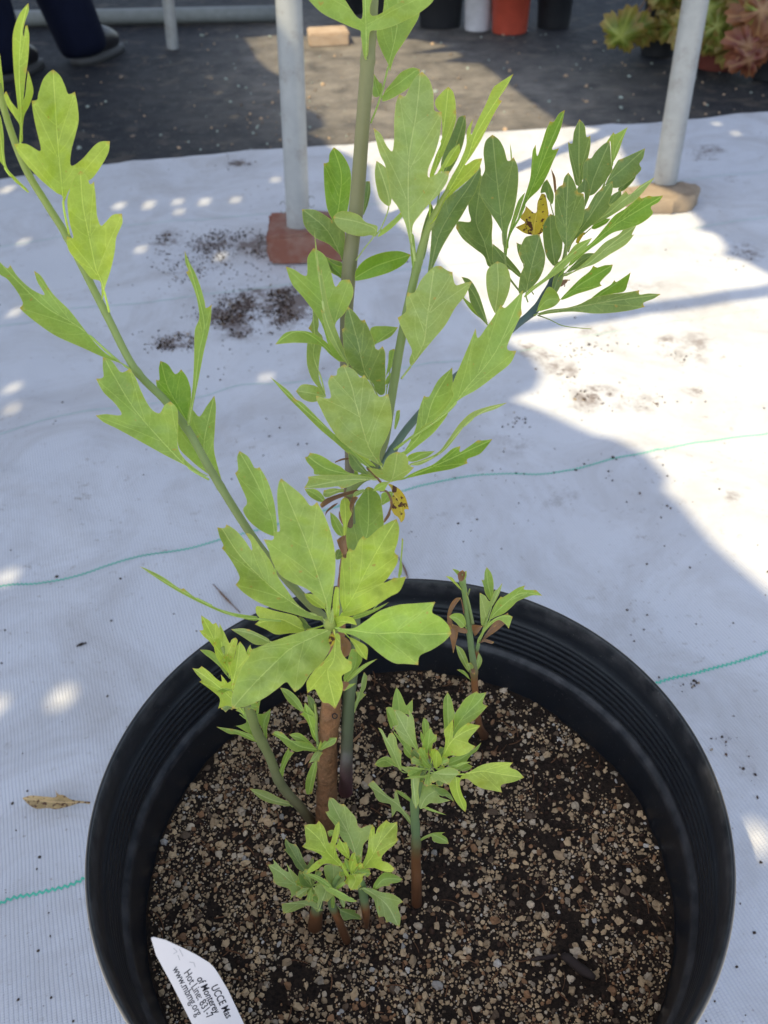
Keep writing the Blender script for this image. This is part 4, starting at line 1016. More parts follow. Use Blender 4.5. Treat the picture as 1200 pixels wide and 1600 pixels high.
group('branch', B2, ST_GREEN, shrub, [
 ('E', 'g', -2, -26, 10, "605,565 660,490 700,410 715,300 740,120", "640,480 650,450 635,415 605,350 590,310* 625,285 625,240 632,205* 660,205 690,150 740,100 770,95* 800,115 818,120* 825,160 835,175 870,165 900,160* 870,220 830,270 790,340 740,400 690,460 650,510 640,500", {'cup': -.15}),
 ('O', 'd', -6, -24, -15, "800,1130 740,1010 690,920 640,700 600,560 572,460", "740,1000 650,950 600,900 560,830 540,760 535,680 528,620* 545,610 550,520 572,458* 620,500 665,555 690,550* 720,610 750,680 770,760 790,770 820,742* 840,790 840,880 842,1000 835,1085 800,1095 770,1060"),
 ('E', 'g', -12, -40, 5, "528,940 470,850 420,680 400,600 365,508", "515,925 480,905 420,875 350,820 300,750 270,690 252,650 252,635* 310,645 300,580 312,550* 335,550 340,525 368,505* 410,530 435,560 450,548* 480,590 500,630 520,640 550,628* 562,680 565,750 545,810 520,860 515,900 530,925"),
 ('E', 'm', -4, -14, 20, "490,950 470,930 330,800 200,690 60,560", "470,920 400,860 340,810 270,740 200,670 165,650* 130,610 60,558* 70,570 130,640 190,700 260,770 330,830 400,890 470,935"),
 ('E', 'm', 3, 8, 0, "540,640 560,520 575,440", "540,560 550,500 555,450 575,440* 595,465 570,510 545,550"),
 ('E', 'm', 4, 6, 20, "542,600 560,570 582,522", "540,590 545,560 580,520* 583,540 560,570"),
 ('E', 'm', 3, 3, 20, "578,775 588,730 600,697", "576,770 585,700 600,695* 598,730 582,775"),
 ('T', 'g', -5, -18, -5, "612,1400 595,1300 578,1150 580,850 620,600 640,395", "590,1330 560,1200 520,1110 480,1050 470,970 450,880 425,830 405,760 390,685* 430,720 460,780 490,810 500,740 500,650 510,550 528,505* 560,515 590,450 625,400 650,385* 690,430 710,500 715,590 755,600* 750,680 740,750 715,830 685,900 685,950 740,925 795,915* 785,970 740,1040 690,1090 640,1150 600,1210 598,1330", {'cup': .1}),
 ('T', 'y', 2, 2, 20, "690,1200 700,1000 760,720 790,470", "690,940 720,840 755,750 752,600 735,590 720,560 725,530 760,490 790,465* 815,490 828,540 832,600* 830,650 800,740 770,810 740,880 700,960"),
 ('T', 'y', 1, -3, -20, "700,1040 780,880 848,772", "730,930 760,880 800,810 850,768* 850,820 810,880 760,910 700,990"),
 ('T', 'd', 6, 12, 0, "720,1150 760,960 830,780 880,620", "750,880 780,780 820,690 845,630 882,618* 885,680 870,770 840,850 800,920 770,960"),
 ('T', 'y', -1, 4, -35, "700,1190 740,1100 800,1010 890,850 960,680 1140,398", "690,1200 740,1090 800,960 850,870 885,780 890,700 915,650 925,635* 910,700 915,720 950,640 990,560 1020,490 1040,460 1140,395* 1100,470 1060,530 1078,540* 1040,600 1000,680 960,760 910,840 880,885 930,855 972,848* 950,910 880,980 820,1030 770,1080 720,1180"),
 ('T', 'd', 4, 14, 20, "690,1470 740,1260 830,1100 900,1000 962,890", "680,1470 690,1380 700,1250 700,1180 740,1110 780,1060 850,1010 910,950 960,888* 965,930 940,1020 900,1090 860,1160 820,1220 760,1320 700,1450"),
 ('T', 'd', 2, 5, 40, "640,1400 660,1280 690,1130", "630,1400 640,1280 665,1180 700,1090* 715,1150 690,1260 660,1390"),
 ('T', 'm', -1, -3, 30, "610,1440 600,1350 592,1250", "600,1440 588,1350 585,1240* 605,1260 615,1340 622,1430"),
], 14)
B3 = [(590, 735, .380, 15), (612, 705, .380, 13), (640, 665, .382, 12), (700, 600, .388, 12), (760, 550, .393, 11), (805, 510, .397, 11), (835, 485, .400, 12), (852, 460, .402, 12), (862, 440, .403, 9), (872, 410, .404, 6)]
group('branch', B3, ST_BLUE, shrub, [
 ('E', 'm', -6, -22, 10, "575,860 680,790 800,700 880,600 1000,450 1110,200", "575,855 650,800 700,760 760,720 820,640 815,600 850,510 880,440 915,355* 925,395 960,350 1000,290 1020,255* 1035,270 1070,240 1113,195* 1105,260 1108,295* 1080,350 1050,420 1050,445 1085,448* 1060,500 1000,550 920,610 850,650 780,710 700,770 620,835 580,862"),
 ('E', 'm', -3, -8, -20, "600,880 640,850 700,770 740,650 815,522", "612,880 640,830 665,770 680,690 700,635* 720,640 760,570 818,518* 820,580 830,620 800,690 795,720 740,790 680,840 625,882"),
 ('E', 'g', -4, -14, 30, "600,930 650,922 760,880 850,780 940,705 1045,666", "640,920 700,900 760,870 800,820 850,750 900,705 970,680 1047,664* 1000,690 930,715 880,750 840,800 790,860 740,895 680,925"),
 ('E', 'v', -4, -14, -10, "590,985 630,975 740,930 850,880 985,818", "630,970 680,945 740,920 790,880 820,855 852,845* 850,870 890,845 925,820* 940,822 985,816* 960,850 930,880 880,900 882,917* 820,940 740,955 670,970 632,978"),
 ('E', 'm', -1, -3, 10, "600,910 640,905 690,880 745,868", "632,905 635,885 670,870 745,866* 715,890 660,910"),
 # the far cluster
 ('R', 'd', 6, 14, 10, "410,900 340,860 262,850 220,720 180,620 195,480", "240,850 220,800 170,760 110,710 75,655* 85,620 150,620 140,560 145,500 200,370 250,560 265,620 262,700 270,800 290,830 265,860"),
 ('R', 'd', 2, 3, 0, "480,1000 410,905 340,840 265,740", "265,735* 330,790 410,885 405,910 340,860 270,840"),
 ('R', 'd', 3, -6, 5, "420,1000 345,900 330,810 310,600 290,420 265,170", "325,790 320,690 290,630 250,570 200,480 205,400 225,350 218,260 230,200 265,168* 300,195 325,240 345,305 375,285* 395,330 400,400 390,500 370,590 345,660 338,740"),
 ('R', 'v', 0, 3, -25, "330,830 350,700 400,610 470,450 550,250 640,42", "395,605 430,500 460,400 468,320 475,250 490,220* 498,280 520,220 545,140 565,98* 585,100 610,60 642,40* 625,120 600,190 575,245 612,238* 580,310 550,380 510,450 450,510 410,580"),
 ('R', 'm', 0, 2, 20, "345,760 350,700 390,580 433,470", "345,700 370,600 400,510 435,468* 420,520 390,610 360,680"),
 ('R', 'g', 2, -8, 0, "300,1130 280,1095 295,960 290,830", "275,1095 245,1020 232,940 240,870 290,828* 335,850 358,910 352,980 325,1050 310,1070 285,1098"),
 ('R', 'd', 4, 8, 10, "240,1160 170,1000 105,912", "235,1155 190,1110 150,1040 135,970 103,908* 150,925 190,990 215,1060 240,1150"),
 ('R', 'm', 5, 8, 20, "240,1160 150,1060 62,942", "225,1140 150,1080 60,940* 110,1010 180,1070 240,1150"),
 ('R', 'o', 4, 7, 10, "490,740 480,690 490,600 520,480", "470,690 430,680 385,650* 420,635 435,625 410,600 430,570 440,540* 480,575 495,570 500,520 520,475* 540,480 555,560 555,600 530,670 500,695"),
 ('R', 'd', 10, 18, -10, "640,800 690,600 715,430 715,280 718,90", "700,430 680,350 665,280 658,205* 680,215 690,150 718,88* 745,120 755,180 775,172* 775,230 760,300 740,380 725,430"),
 ('R', 'd', 8, 13, 10, "660,780 720,600 770,480 800,380 875,205", "750,480 735,400 740,320 760,290* 780,290 800,260 840,220 875,200* 880,250 885,330 890,350 860,400 820,450 790,480"),
 ('R', 'm', 12, 19, -20, "800,520 880,350 910,240 968,130", "850,220 895,155* 905,165 970,128* 945,190 920,260 890,320 885,330 880,210 875,200"),
 ('R', 'd', 7, 12, 15, "700,760 800,530 850,430 950,340 1060,240", "855,430 880,370 920,300 935,295* 990,270 1060,238* 1050,290 1030,320 1040,350 990,400 930,440 890,445"),
 ('R', 'd', 9, 15, 10, "880,520 925,460 970,410 1018,352", "920,450 960,400 1020,350* 1005,400 960,450 930,465"),
 ('R', 'd', -3, -12, 5, "620,900 640,820 650,760 650,600 660,368", "640,740 600,660 590,590 590,470* 610,440 630,430* 640,390 660,365* 690,410 710,470* 740,475* 745,540 735,620 700,690 665,750"),
 ('R', 'd', 4, 6, 0, "720,640 745,540 745,450 750,395", "710,480 705,450 750,392* 768,430 765,500 745,530 742,470"),
 ('R', 'd', -2, -8, -25, "620,850 660,740 740,640 820,520 890,412", "660,745 700,660 740,560 760,550* 800,480 830,450* 890,410* 890,460 870,530 880,540 830,600 770,650 700,710 670,750"),
 ('R', 'g', 0, -2, 30, "640,800 720,660 850,590 960,500 1110,392", "715,665 780,610 850,540 900,520 960,460* 980,480 1040,430 1110,390* 1080,430 1020,500 960,540 900,580 830,620 760,650 720,665"),
 ('R', 'v', -4, -14, 10, "600,920 660,850 780,740 900,640 1150,488", "660,850 700,790 780,730 850,650 900,590 960,550 1030,490* 1040,500 1080,485* 1100,490 1155,485* 1130,520 1090,545 1100,580 1040,630 960,660 890,680 820,730 740,790 680,845"),
 ('R', 'g', -2, -6, 20, "600,930 640,900 750,850 870,750 1015,640", "640,905 700,870 780,800 850,730 920,690 960,650 1018,635* 990,690 1005,685* 960,740 880,790 800,840 720,870 650,905"),
 ('R', 'd', 3, 5, 0, "620,900 655,882 720,830 795,788", "650,882 690,840 740,790 800,785* 780,820 720,860 660,885"),
 ('R', 'v', 0, -4, 10, "560,1050 620,1025 720,950 890,848", "620,1025 660,980 720,920 770,880 790,850* 810,860 850,848 892,845* 880,880 850,910 825,940 835,955* 780,975 700,1000 640,1025"),
 ('R', 'v', 3, 3, -10, "640,1080 760,1040 870,970 983,888", "770,1030 830,980 880,950 900,925* 910,935 950,910 985,885* 970,940 950,985 880,1000 800,1035"),
 ('R', 'd', -2, -8, 15, "480,1110 500,1100 650,1075 850,1040 1140,1000", "500,1100 560,1080 650,1070 720,1050 780,1020 870,1000 960,990 1030,978* 1030,1000 1080,995 1142,998* 1110,1020 1050,1045 1060,1065* 1000,1080 900,1095 800,1100 680,1090 560,1100 510,1108"),
 ('R', 'm', -14, -20, 20, "430,1010 520,930 640,820 780,710", "428,1015 460,970 540,910 600,840 650,800 700,740 785,705* 740,770 680,820 620,880 560,920 490,970 440,1010"),
 ('R', 'd', -4, -12, 10, "450,1040 440,1000 470,850 515,680", "400,980 410,900 430,840 400,790* 420,730 440,700 510,685* 525,740 540,800 530,870 500,930 450,980 410,1000"),
 ('R', 'd', 0, -3, 10, "590,930 590,850 570,700 565,585", "580,850 545,800 530,720 530,640 565,580* 600,600 625,660 630,740 620,800 590,850"),
 ('R', 'd', -2, -8, 40, "600,960 640,800 645,700 610,605", "630,800 640,700 620,620 605,600* 640,640 660,700 655,780 635,870 600,960 580,980 600,880"),
 ('R', 'd', 6, 8, 0, "600,640 570,540 560,470 550,402", "515,470 530,420 550,400* 575,450 585,490 575,530 550,500 540,470"),
 ('R', 'd', 4, 6, 0, "440,900 425,840 410,780 392,732", "400,790 390,730* 420,740 440,720 430,840"),
 ('R', 'm', -4, -8, 15, "495,1090 550,1030 615,1025", "500,1080 530,1000 560,960 600,990 618,1030* 590,1060 540,1080"),
 ('R', 'd', -2, -3, 15, "560,1010 580,990 605,920 638,855", "575,960 590,900 640,850* 630,930 600,990 580,990"),
 ('R', 'd', 5, 7, 0, "800,640 855,555 890,510 933,458", "850,550 880,490 935,455* 935,510 900,545 870,555"),
 ('R', 'v', 3, 5, 0, "740,690 780,655 830,630 878,607", "780,650 830,610 880,605* 860,630 800,660"),
 ('R', 'b', 3, 6, 0, "592,470 585,400 571,347", "588,470 580,400 570,345* 592,390 598,465"),
 ('R', 'g', 4, 6, 0, "365,330 362,270 358,218", "362,310 358,260 356,215* 364,250 368,310"),
 ('R', 'b', -3, -4, 0, "640,960 650,930 680,925", "600,950 630,925 660,922* 650,940 620,960"),
 ('R', 'o', -1, -2, 0, "700,730 720,690 750,680", "700,725 715,690 750,675* 730,705 710,735"),
], 12, label='slate coloured branch ending in the dense far cluster of leaves')
BT = bpy.data.objects.get('branch')
# thin tendril under the cluster
tp = stem('tendril', [(690 + 500 / 3.333, 160 + 1108 / 3.333, .398, 2.4), (858, 499, .396, 1.8), (882, 509.5, .394, 1.5), (924, 514, .392, 1.2)], ST_GREEN, shrub, 6)
BL = [(528, 985, .385, 16), (480, 940, .378, 16), (430, 885, .370, 15.5), (386, 826, .364, 15), (330, 736, .358, 15), (296, 676, .354, 14.5), (259, 627, .351, 14.5), (210, 575, .347, 14), (165, 489, .343, 14), (105, 371, .339, 13.5), (75, 322, .336, 13.5), (38, 259, .333, 13), (8, 176, .329, 12), (-12, 90, .326, 11)]
group('branch', BL, ST_GREEN, shrub, [
 ('A', 'y', -2, -8, 50, "85,600 88,470 80,300 90,120 115,15", "80,590 82,525 62,490 30,440 16,395 26,380* 45,420 68,450 74,455 66,380 55,260 54,140 80,60 118,12* 120,45 106,85 96,130 99,152 106,108 114,104* 122,150 118,240 106,330 98,415 104,400 112,330 116,292* 132,340 139,385 122,440 102,480 95,525 94,590"),
 ('A', 'y', -1, -10, 15, "290,985 268,880 262,820 250,700 238,560 228,400 222,292", "258,815 230,800 160,740 90,660 58,600* 110,600 165,630 170,615 150,530 138,470 132,420* 155,415 160,390 180,330 205,300 222,290* 250,315 270,355 285,392 312,382* 322,430 328,500 315,560 297,630 296,690 340,665 390,610 420,590 458,588* 450,640 410,710 375,750 330,755 290,790 268,840"),
 ('A', 'y', -4, -14, 5, "455,1300 425,1180 400,1120 370,980 345,850 335,712", "418,1175 380,1160 340,1110 290,1050 277,1000 280,985* 305,990 290,930 280,850 285,810 310,740 335,712* 360,730 375,768 392,755* 398,810 405,900 420,940 440,925 470,895 508,890* 510,930 485,990 478,1050 460,1130 440,1190 425,1250"),
 ('A', 'y', 2, -4, 20, "5,430 2,400 4,320 2,228", "-20,420 -15,300 0,222* 8,290 15,360 14,400 2,425"),
 ('A', 'y', -1, -8, 30, "118,800 60,750 20,700 0,560 -20,460", "95,780 60,755 25,705 -20,640 -50,540 -30,460* 0,480 15,560 18,640 30,700 70,745 115,790"),
 ('D', 'm', 0, 6, 20, "570,541 480,480 330,350 170,250 -20,60", "560,530 500,500 430,475 330,430 230,385 150,330 95,285 82,270* 95,250 70,200 30,150 0,130 -20,90 -25,55* 30,105 42,90* 75,140 130,190 185,215 155,160 142,115* 170,135 220,210 290,280 345,350 400,420 450,465 520,505"),
 ('D', 'm', -3, -16, -10, "870,985 780,930 680,830 560,690 480,560 435,475", "845,965 780,930 700,890 600,835 500,780 430,745 398,718* 440,712 505,715 480,670 430,620 400,565* 430,558 428,520 428,475* 465,490 500,535 520,535 540,522* 565,560 590,620 610,660 635,695 665,708 685,675 710,660* 738,690 742,760 742,850 770,900 830,950 870,970"),
 ('D', 'v', 3, 5, 20, "785,755 750,690 700,600 670,490", "775,745 735,710 690,650 655,600 650,568* 664,570 662,520 668,490* 700,505 730,545 755,525* 780,560 795,610 795,660 790,730"),
 ('D', 'm', -3, -10, 45, "785,760 808,640 830,450 850,330 800,130 772,35", "780,750 800,620 808,500 812,360 830,310 820,230 800,170 775,120* 785,115 772,80 770,32* 790,80 812,120 835,180 852,240 858,270 882,256* 875,340 850,450 825,580 805,680 795,755"),
 ('D', 'm', 5, 8, -15, "925,1005 880,940 850,850 870,730 893,635", "915,990 850,950 790,900 745,850 740,770 745,720 795,690 830,722 860,680 893,635* 900,680 895,780 892,860 910,940 930,1010"),
], 14)
# ---- the node in the middle, a cluster of small and dried leaves
ND = [(546, 775, .381, 14), (550, 762, .380, 16), (565, 748, .378, 15), (585, 740, .376, 12), (598, 735, .374, 8)]
group('leaf_node', ND, ST_GREEN, shrub, [
 ('M', 'm', -10, -24, 10, "745,345 560,310 350,260 200,160", "745,345 680,310 600,305 520,290 460,245 400,215 330,170 270,145 220,138* 205,165 182,170* 195,205 225,240 250,270 255,305 300,310 500,320 700,350", {'bend': .02}),
 ('M', 'g', -11, -26, -10, "745,347 500,350 175,410", "745,340 650,320 550,310 400,310 300,312 205,325* 210,350 190,390 175,412* 250,415 350,410 440,400 470,420* 530,400 600,370 680,350", {'bend': .02}),
 ('M', 'g', -14, -34, 5, "780,370 845,368 880,290 905,130", "845,365 800,350 740,320 690,270 675,258* 740,262 785,280 795,240 820,180 860,145 905,130* 960,145 990,190 990,230 1010,245 1035,250* 1000,290 940,340 870,362"),
 ('M', 'm', -12, -16, 0, "715,435 780,400 838,368", "720,430 740,390 790,365 840,365* 815,410 800,435 760,435"),
 ('M', 'o', -4, -2, 0, "800,375 840,385 880,460 930,540 935,680", "835,385 860,385 920,420 960,470 980,520 995,580* 960,580 965,620 955,660 932,682* 910,640 880,620 855,570 848,510 875,450"),
 ('M', 'm', 4, 6, 0, "340,520 260,460 180,420", "335,525 280,515 220,480 190,440 180,418* 260,420 310,455 340,500"),
 ('M', 'y', -2, -4, 20, "490,780 500,620 490,490", "480,780 480,700 460,620 455,560 465,510 490,485* 520,500 545,560 550,610 520,680 500,780"),
 ('M', 'm', 1, 1, 0, "478,795 430,700 380,602", "470,790 430,770 390,700 378,600* 420,630 460,680 485,740 480,790"),
 ('M', 'b', -8, -14, 30, "600,430 480,455 400,480 305,555", "300,540* 340,500 400,475 480,450 590,425 600,440 500,475 400,515 330,560 310,565", {'cup': .6}),
 ('M', 'b', -6, -12, 30, "490,800 470,850 490,920", "430,820* 470,790 500,790 510,920 480,930 450,880", {'cup': .8}),
 ('M', 'b', -4, -4, 20, "800,685 820,640 850,582", "800,685 800,660 830,610 850,580* 850,620 825,660"),
 ('M', 'b', -6, -8, 20, "540,560 555,500 595,485", "530,560 545,500 560,475 600,485* 580,520 550,570 548,610", {'cup': .6}),
 ('M', 'd', -9, -14, 15, "700,320 680,310 600,230 530,135", "680,312 600,290 560,270 530,220 520,130* 580,170 620,220 660,270"),
 ('M', 'y', 1, -3, -10, "730,245 640,150 560,78", "550,110 560,75* 620,120 660,170 720,240 640,210"),
 ('M', 'm', 2, 3, 0, "760,540 790,530 820,490 865,440", "780,460 830,440 870,440* 860,500 800,540 785,545"),
 ('M', 'g', 5, 6, 0, "560,440 450,430 380,450 328,450", "330,430* 400,415 460,420 560,420 555,445 450,450 360,485 325,470"),
 ('M', 'b', -3, -3, 40, "460,600 455,640 480,700", "450,590 465,640 485,700* 470,690 448,640"),
 ('M', 'b', -2, -6, 40, "430,540 380,570 340,630", "440,530 400,545 350,590 340,635* 360,600 410,560"),
 ('M', 'g', -8, -12, 20, "650,440 600,450 560,480", "560,485* 570,445 640,420 645,435 610,465"),
 ('M', 'm', 0, 2, 20, "510,310 540,280 575,275", "500,320 520,280 575,270* 600,300 560,315"),
 ('M', 'd', 0, 0, 20, "430,960 445,920 460,890", "425,970 420,910 450,890 480,930* 470,960"),
], 10, label='crowded leaf node with small, yellowed and dried brown leaves')
# dried petioles
pt = stem('dried_petiole', [(594, 767, .370, 3), (604, 768, .368, 3.4), (611, 781, .367, 4), (611, 792, .369, 3.4), (603, 812, .372, 3)], LM['b'], shrub, 6)
stem('dried_petiole', [(574, 732, .366, 3.5), (582, 739, .366, 3.5), (592, 750, .368, 4), (600, 760, .370, 3)], LM['b'], shrub, 6)
stem('dried_petiole', [(524, 722, .372, 2), (534, 718, .370, 3), (546, 716, .374, 3)], LM['b'], shrub, 6)
# ---- the rosette that leans towards the viewer
RS = [(537, 915, .388, 13), (532, 945, .370, 12), (522, 968, .350, 13), (516, 976, .342, 12), (515, 968, .338, 6)]
group('leaf_rosette', RS, ST_GREEN, shrub, [
 ('P', 'k', -1, -10, 5, "585,765 575,720 560,640 480,400 400,200 345,60", "575,735 560,680 530,650 470,600 400,570 340,530 300,460 280,400 258,355* 300,360 310,352 310,320 338,315 330,230 325,130 335,70 345,55* 390,90 450,140 490,190 522,172* 550,220 580,290 600,360 612,430 612,520 600,620 590,700 587,735"),
 ('P', 'k', 2, 0, 15, "575,765 540,740 450,700 320,610 220,520 130,420 55,305", "545,755 480,745 400,722 300,695 220,660 160,620 120,580* 140,545 110,480 70,420 52,400* 60,385 40,340 30,297* 65,300 75,282* 120,310 165,360 200,410 195,370 170,325* 200,335 240,390 290,460 330,540 370,600 430,680 500,725 550,738"),
 ('P', 'k', -1, -12, -10, "590,800 500,840 400,890 330,950 200,1080 105,1190", "585,800 500,800 420,820 330,850 250,880 200,900 185,895* 190,930 150,990 115,1080 100,1150 105,1192* 170,1180 260,1140 330,1090 370,1060 390,1080 412,1110* 450,1080 490,1020 550,960 585,900 590,850 590,810"),
 ('P', 'f', -2, -8, 10, "600,790 700,805 820,820 950,815 1050,825 1185,820", "620,795 700,795 760,760 830,710 920,680 1010,672 1105,665* 1090,715 1130,740 1170,780 1185,822* 1150,860 1090,900 1030,930 1022,975* 960,970 900,965 830,920 770,870 700,830 630,812"),
 ('P', 'y', 0, 4, -15, "610,775 640,730 700,640 770,500 850,360 915,255", "640,735 650,720 635,650 635,560 640,480 645,440* 665,450 670,420 685,400* 705,410 730,360 750,340* 770,350 830,300 880,270 915,255* 928,300 920,370 905,420 922,435* 915,480 870,550 850,570 880,560 900,545* 930,545 962,538* 930,610 880,640 800,690 720,725 660,740"),
 ('M', 'm', 10, 18, 10, "560,1300 580,1100 600,900 665,780 680,620 675,410", "520,900 505,830 503,700 515,650 540,630* 555,650 565,600 580,530 620,470 660,410 680,402* 720,420 770,480 785,560 795,650 790,720 700,840 640,960 570,1100 540,1100"),
 ('G', 'm', 8, 14, -10, "505,540 500,310 490,240 440,120 380,12", "495,300 450,280 410,245 392,210 405,190 400,165 380,120 365,85* 375,75 372,30 380,10* 410,30 432,68 448,65* 475,110 495,170 505,230 508,290"),
 ('P', 'y', -3, 3, -15, "605,800 612,850 605,950 575,1010 615,1190", "615,820 600,890 560,950 510,1000 475,1050 470,1070 475,1115* 510,1095 525,1120 550,1160 580,1165 612,1192* 640,1130 650,1080 645,1030 690,1000 693,960* 660,940 640,900 635,830", {'cup': .25}),
 ('P', 'y', 3, 8, 0, "640,800 690,850 720,880 765,950", "680,840 720,855 770,890 768,952* 735,930 715,905 705,880"),
 ('P', 'y', 8, 14, 10, "560,780 460,800 340,750 220,772", "455,815 380,820 320,825 270,800 215,775* 240,750 222,720 225,685 300,705 420,735 450,770 460,800"),
 ('G', 'm', 6, 4, 20, "520,590 440,582 350,566 190,490 40,405", "440,575 360,562 290,540 230,510 190,478* 175,478 120,440 70,415 38,403* 70,425 130,465 190,500 260,535 330,565 400,583 440,588"),
 ('P', 'y', 4, 6, 10, "575,740 560,700 510,660 462,622", "560,700 510,685 475,655 458,622* 510,630 550,660 562,690"),
 ('P', 'g', 16, 22, 10, "400,880 290,860 200,820 100,800", "280,870 220,875 160,840 98,800* 150,795 185,800* 230,820 285,850"),
 ('P', 'd', 8, 10, 10, "500,800 470,770 432,738", "430,735* 460,750 490,800 460,800"),
 ('P', 'm', 3, 8, 40, "640,770 700,740 790,710 878,666", "710,725 800,700 878,665* 830,700 760,735 700,750"),
 ('P', 'm', 12, 16, 10, "650,1075 670,1040 710,980 715,905", "690,900 715,900* 745,940 730,980 690,1030 660,1060 655,1030"),
 ('P', 'm', 12, 10, 30, "650,1080 680,1050 750,985 820,945", "820,945* 760,990 700,1040 670,1060 680,1035 750,975"),
 ('P', 'm', 12, 12, 30, "650,1095 680,1080 714,1068", "650,1100 670,1075 715,1066* 690,1085 660,1102"),
 ('P', 'm', 12, 18, 30, "800,700 927,545 938,440 944,350", "922,540 935,430 940,350* 948,355 942,440 932,545"),
 ('P', 'y', -3, -10, 30, "610,775 615,740 628,590", "603,760 600,660 612,590* 630,595 632,660 635,690* 625,760"),
 ('P', 'y', -3, -8, 30, "605,775 650,760 715,778", "612,770 620,740 660,735 700,745 720,780* 670,770 640,785 618,790"),
 ('P', 'y', -4, -9, -30, "612,770 640,750 690,752", "612,775 625,745 650,750* 680,745 700,755* 660,768"),
 ('P', 'g', -4, -8, 20, "588,770 596,730 600,690", "578,765 585,730 600,688* 606,735 602,770"),
 ('P', 'o', -3, -6, 10, "596,820 596,850 590,882", "582,835 595,820* 612,840 606,870 590,887* 580,862"),
 ('P', 'b', 6, 8, 30, "650,850 670,880 660,930", "640,840 670,845 690,880 680,925 655,940* 645,890", {'cup': .6}),
 ('P', 'b', 8, 9, 30, "640,1060 665,1070 650,1100", "640,1060 665,1058 680,1070 655,1105* 642,1090", {'cup': .6}),
], 12, label='rosette of broad leaves with a lime green centre bud')
# second stem from the soil that joins the shrub
S2 = [(540, 1238, sz(540, 1238) + .003, 22), (541, 1200, .432, 20), (542, 1165, .424, 19), (545, 1095, .411, 19), (552, 1040, .404, 17), (556, 960, .396, 14), (552, 860, .388, 12), (548, 780, .383, 11)]
group('second_stem', S2, ST_PURP, shrub, [
 ('N', 'g', 3, 6, 10, "1040,725 1050,700 1080,600 1120,440", "1045,715 1050,650 1070,600 1060,560* 1090,560 1100,490 1115,440* 1135,470 1125,540 1110,570 1130,580* 1090,620 1070,660"),
 ('N', 'b', 2, 8, 0, "1005,885 1060,860 1120,790", "1020,885 1060,850 1122,788* 1070,862 1025,892"),
], 14, label='slate green stem with a purple base behind the brown trunk')
# little side shoot on the trunk
SS = [(505, 1175, .428, 5), (499, 1168, .420, 5), (495, 1150, .414, 4.5), (494, 1120, .410, 4.5), (492, 1100, .408, 4)]
group('side_shoot', SS, ST_GREEN, shrub, [
 ('N', 'm', 0, -2, 10, "810,720 735,685 670,610 592,540", "735,688 680,660 630,610 590,537* 640,550 690,590 725,640"),
 ('N', 'f', -2, -10, 10, "825,900 822,870 780,760 745,630", "820,880 790,840 770,770 740,720 715,705* 735,690 745,628* 780,670 810,710 825,790 828,870"),
 ('N', 'd', 1, 0, 20, "815,720 810,705 790,650 760,583", "800,700 770,650 758,580* 800,610 815,660 812,700"),
 ('N', 'm', -2, -10, 10, "830,925 720,905 640,860 547,818", "820,938 740,930 690,938 640,910 590,860 540,830* 560,810 600,815* 650,860 680,870 760,880 810,915"),
 ('N', 'm', -1, -4, -20, "825,925 730,860 648,830", "800,920 730,890 690,870 645,830* 700,820 740,840 780,880 815,920"),
 ('N', 'm', -3, -8, 10, "830,925 845,920 890,880 948,850", "840,925 850,890 890,855 948,850* 930,890 880,915 845,930"),
 ('N', 'g', -3, -8, 0, "830,925 820,960 775,1008", "830,935 860,945* 840,970 835,1000* 800,1000 770,1010* 790,970 810,940"),
 ('N', 'b', -1, -2, 20, "815,935 800,955 765,970 747,1018", "800,950 770,950 750,985 745,1020* 775,990 800,965"),
 ('N', 'y', -3, -6, 20, "828,920 840,890 845,868", "828,920 836,890 846,865* 850,890 838,925"),
 ('N', 'm', 8, 16, 20, "815,1000 790,1100 770,1200", "800,1005 825,1005 815,1080 800,1150 790,1200* 755,1200 750,1130 770,1060"),
 ('N', 'b', 2, 2, 20, "760,745 735,750 700,762", "700,765* 730,742 765,740 760,755"),
], 8, label='small side shoot on the brown trunk')
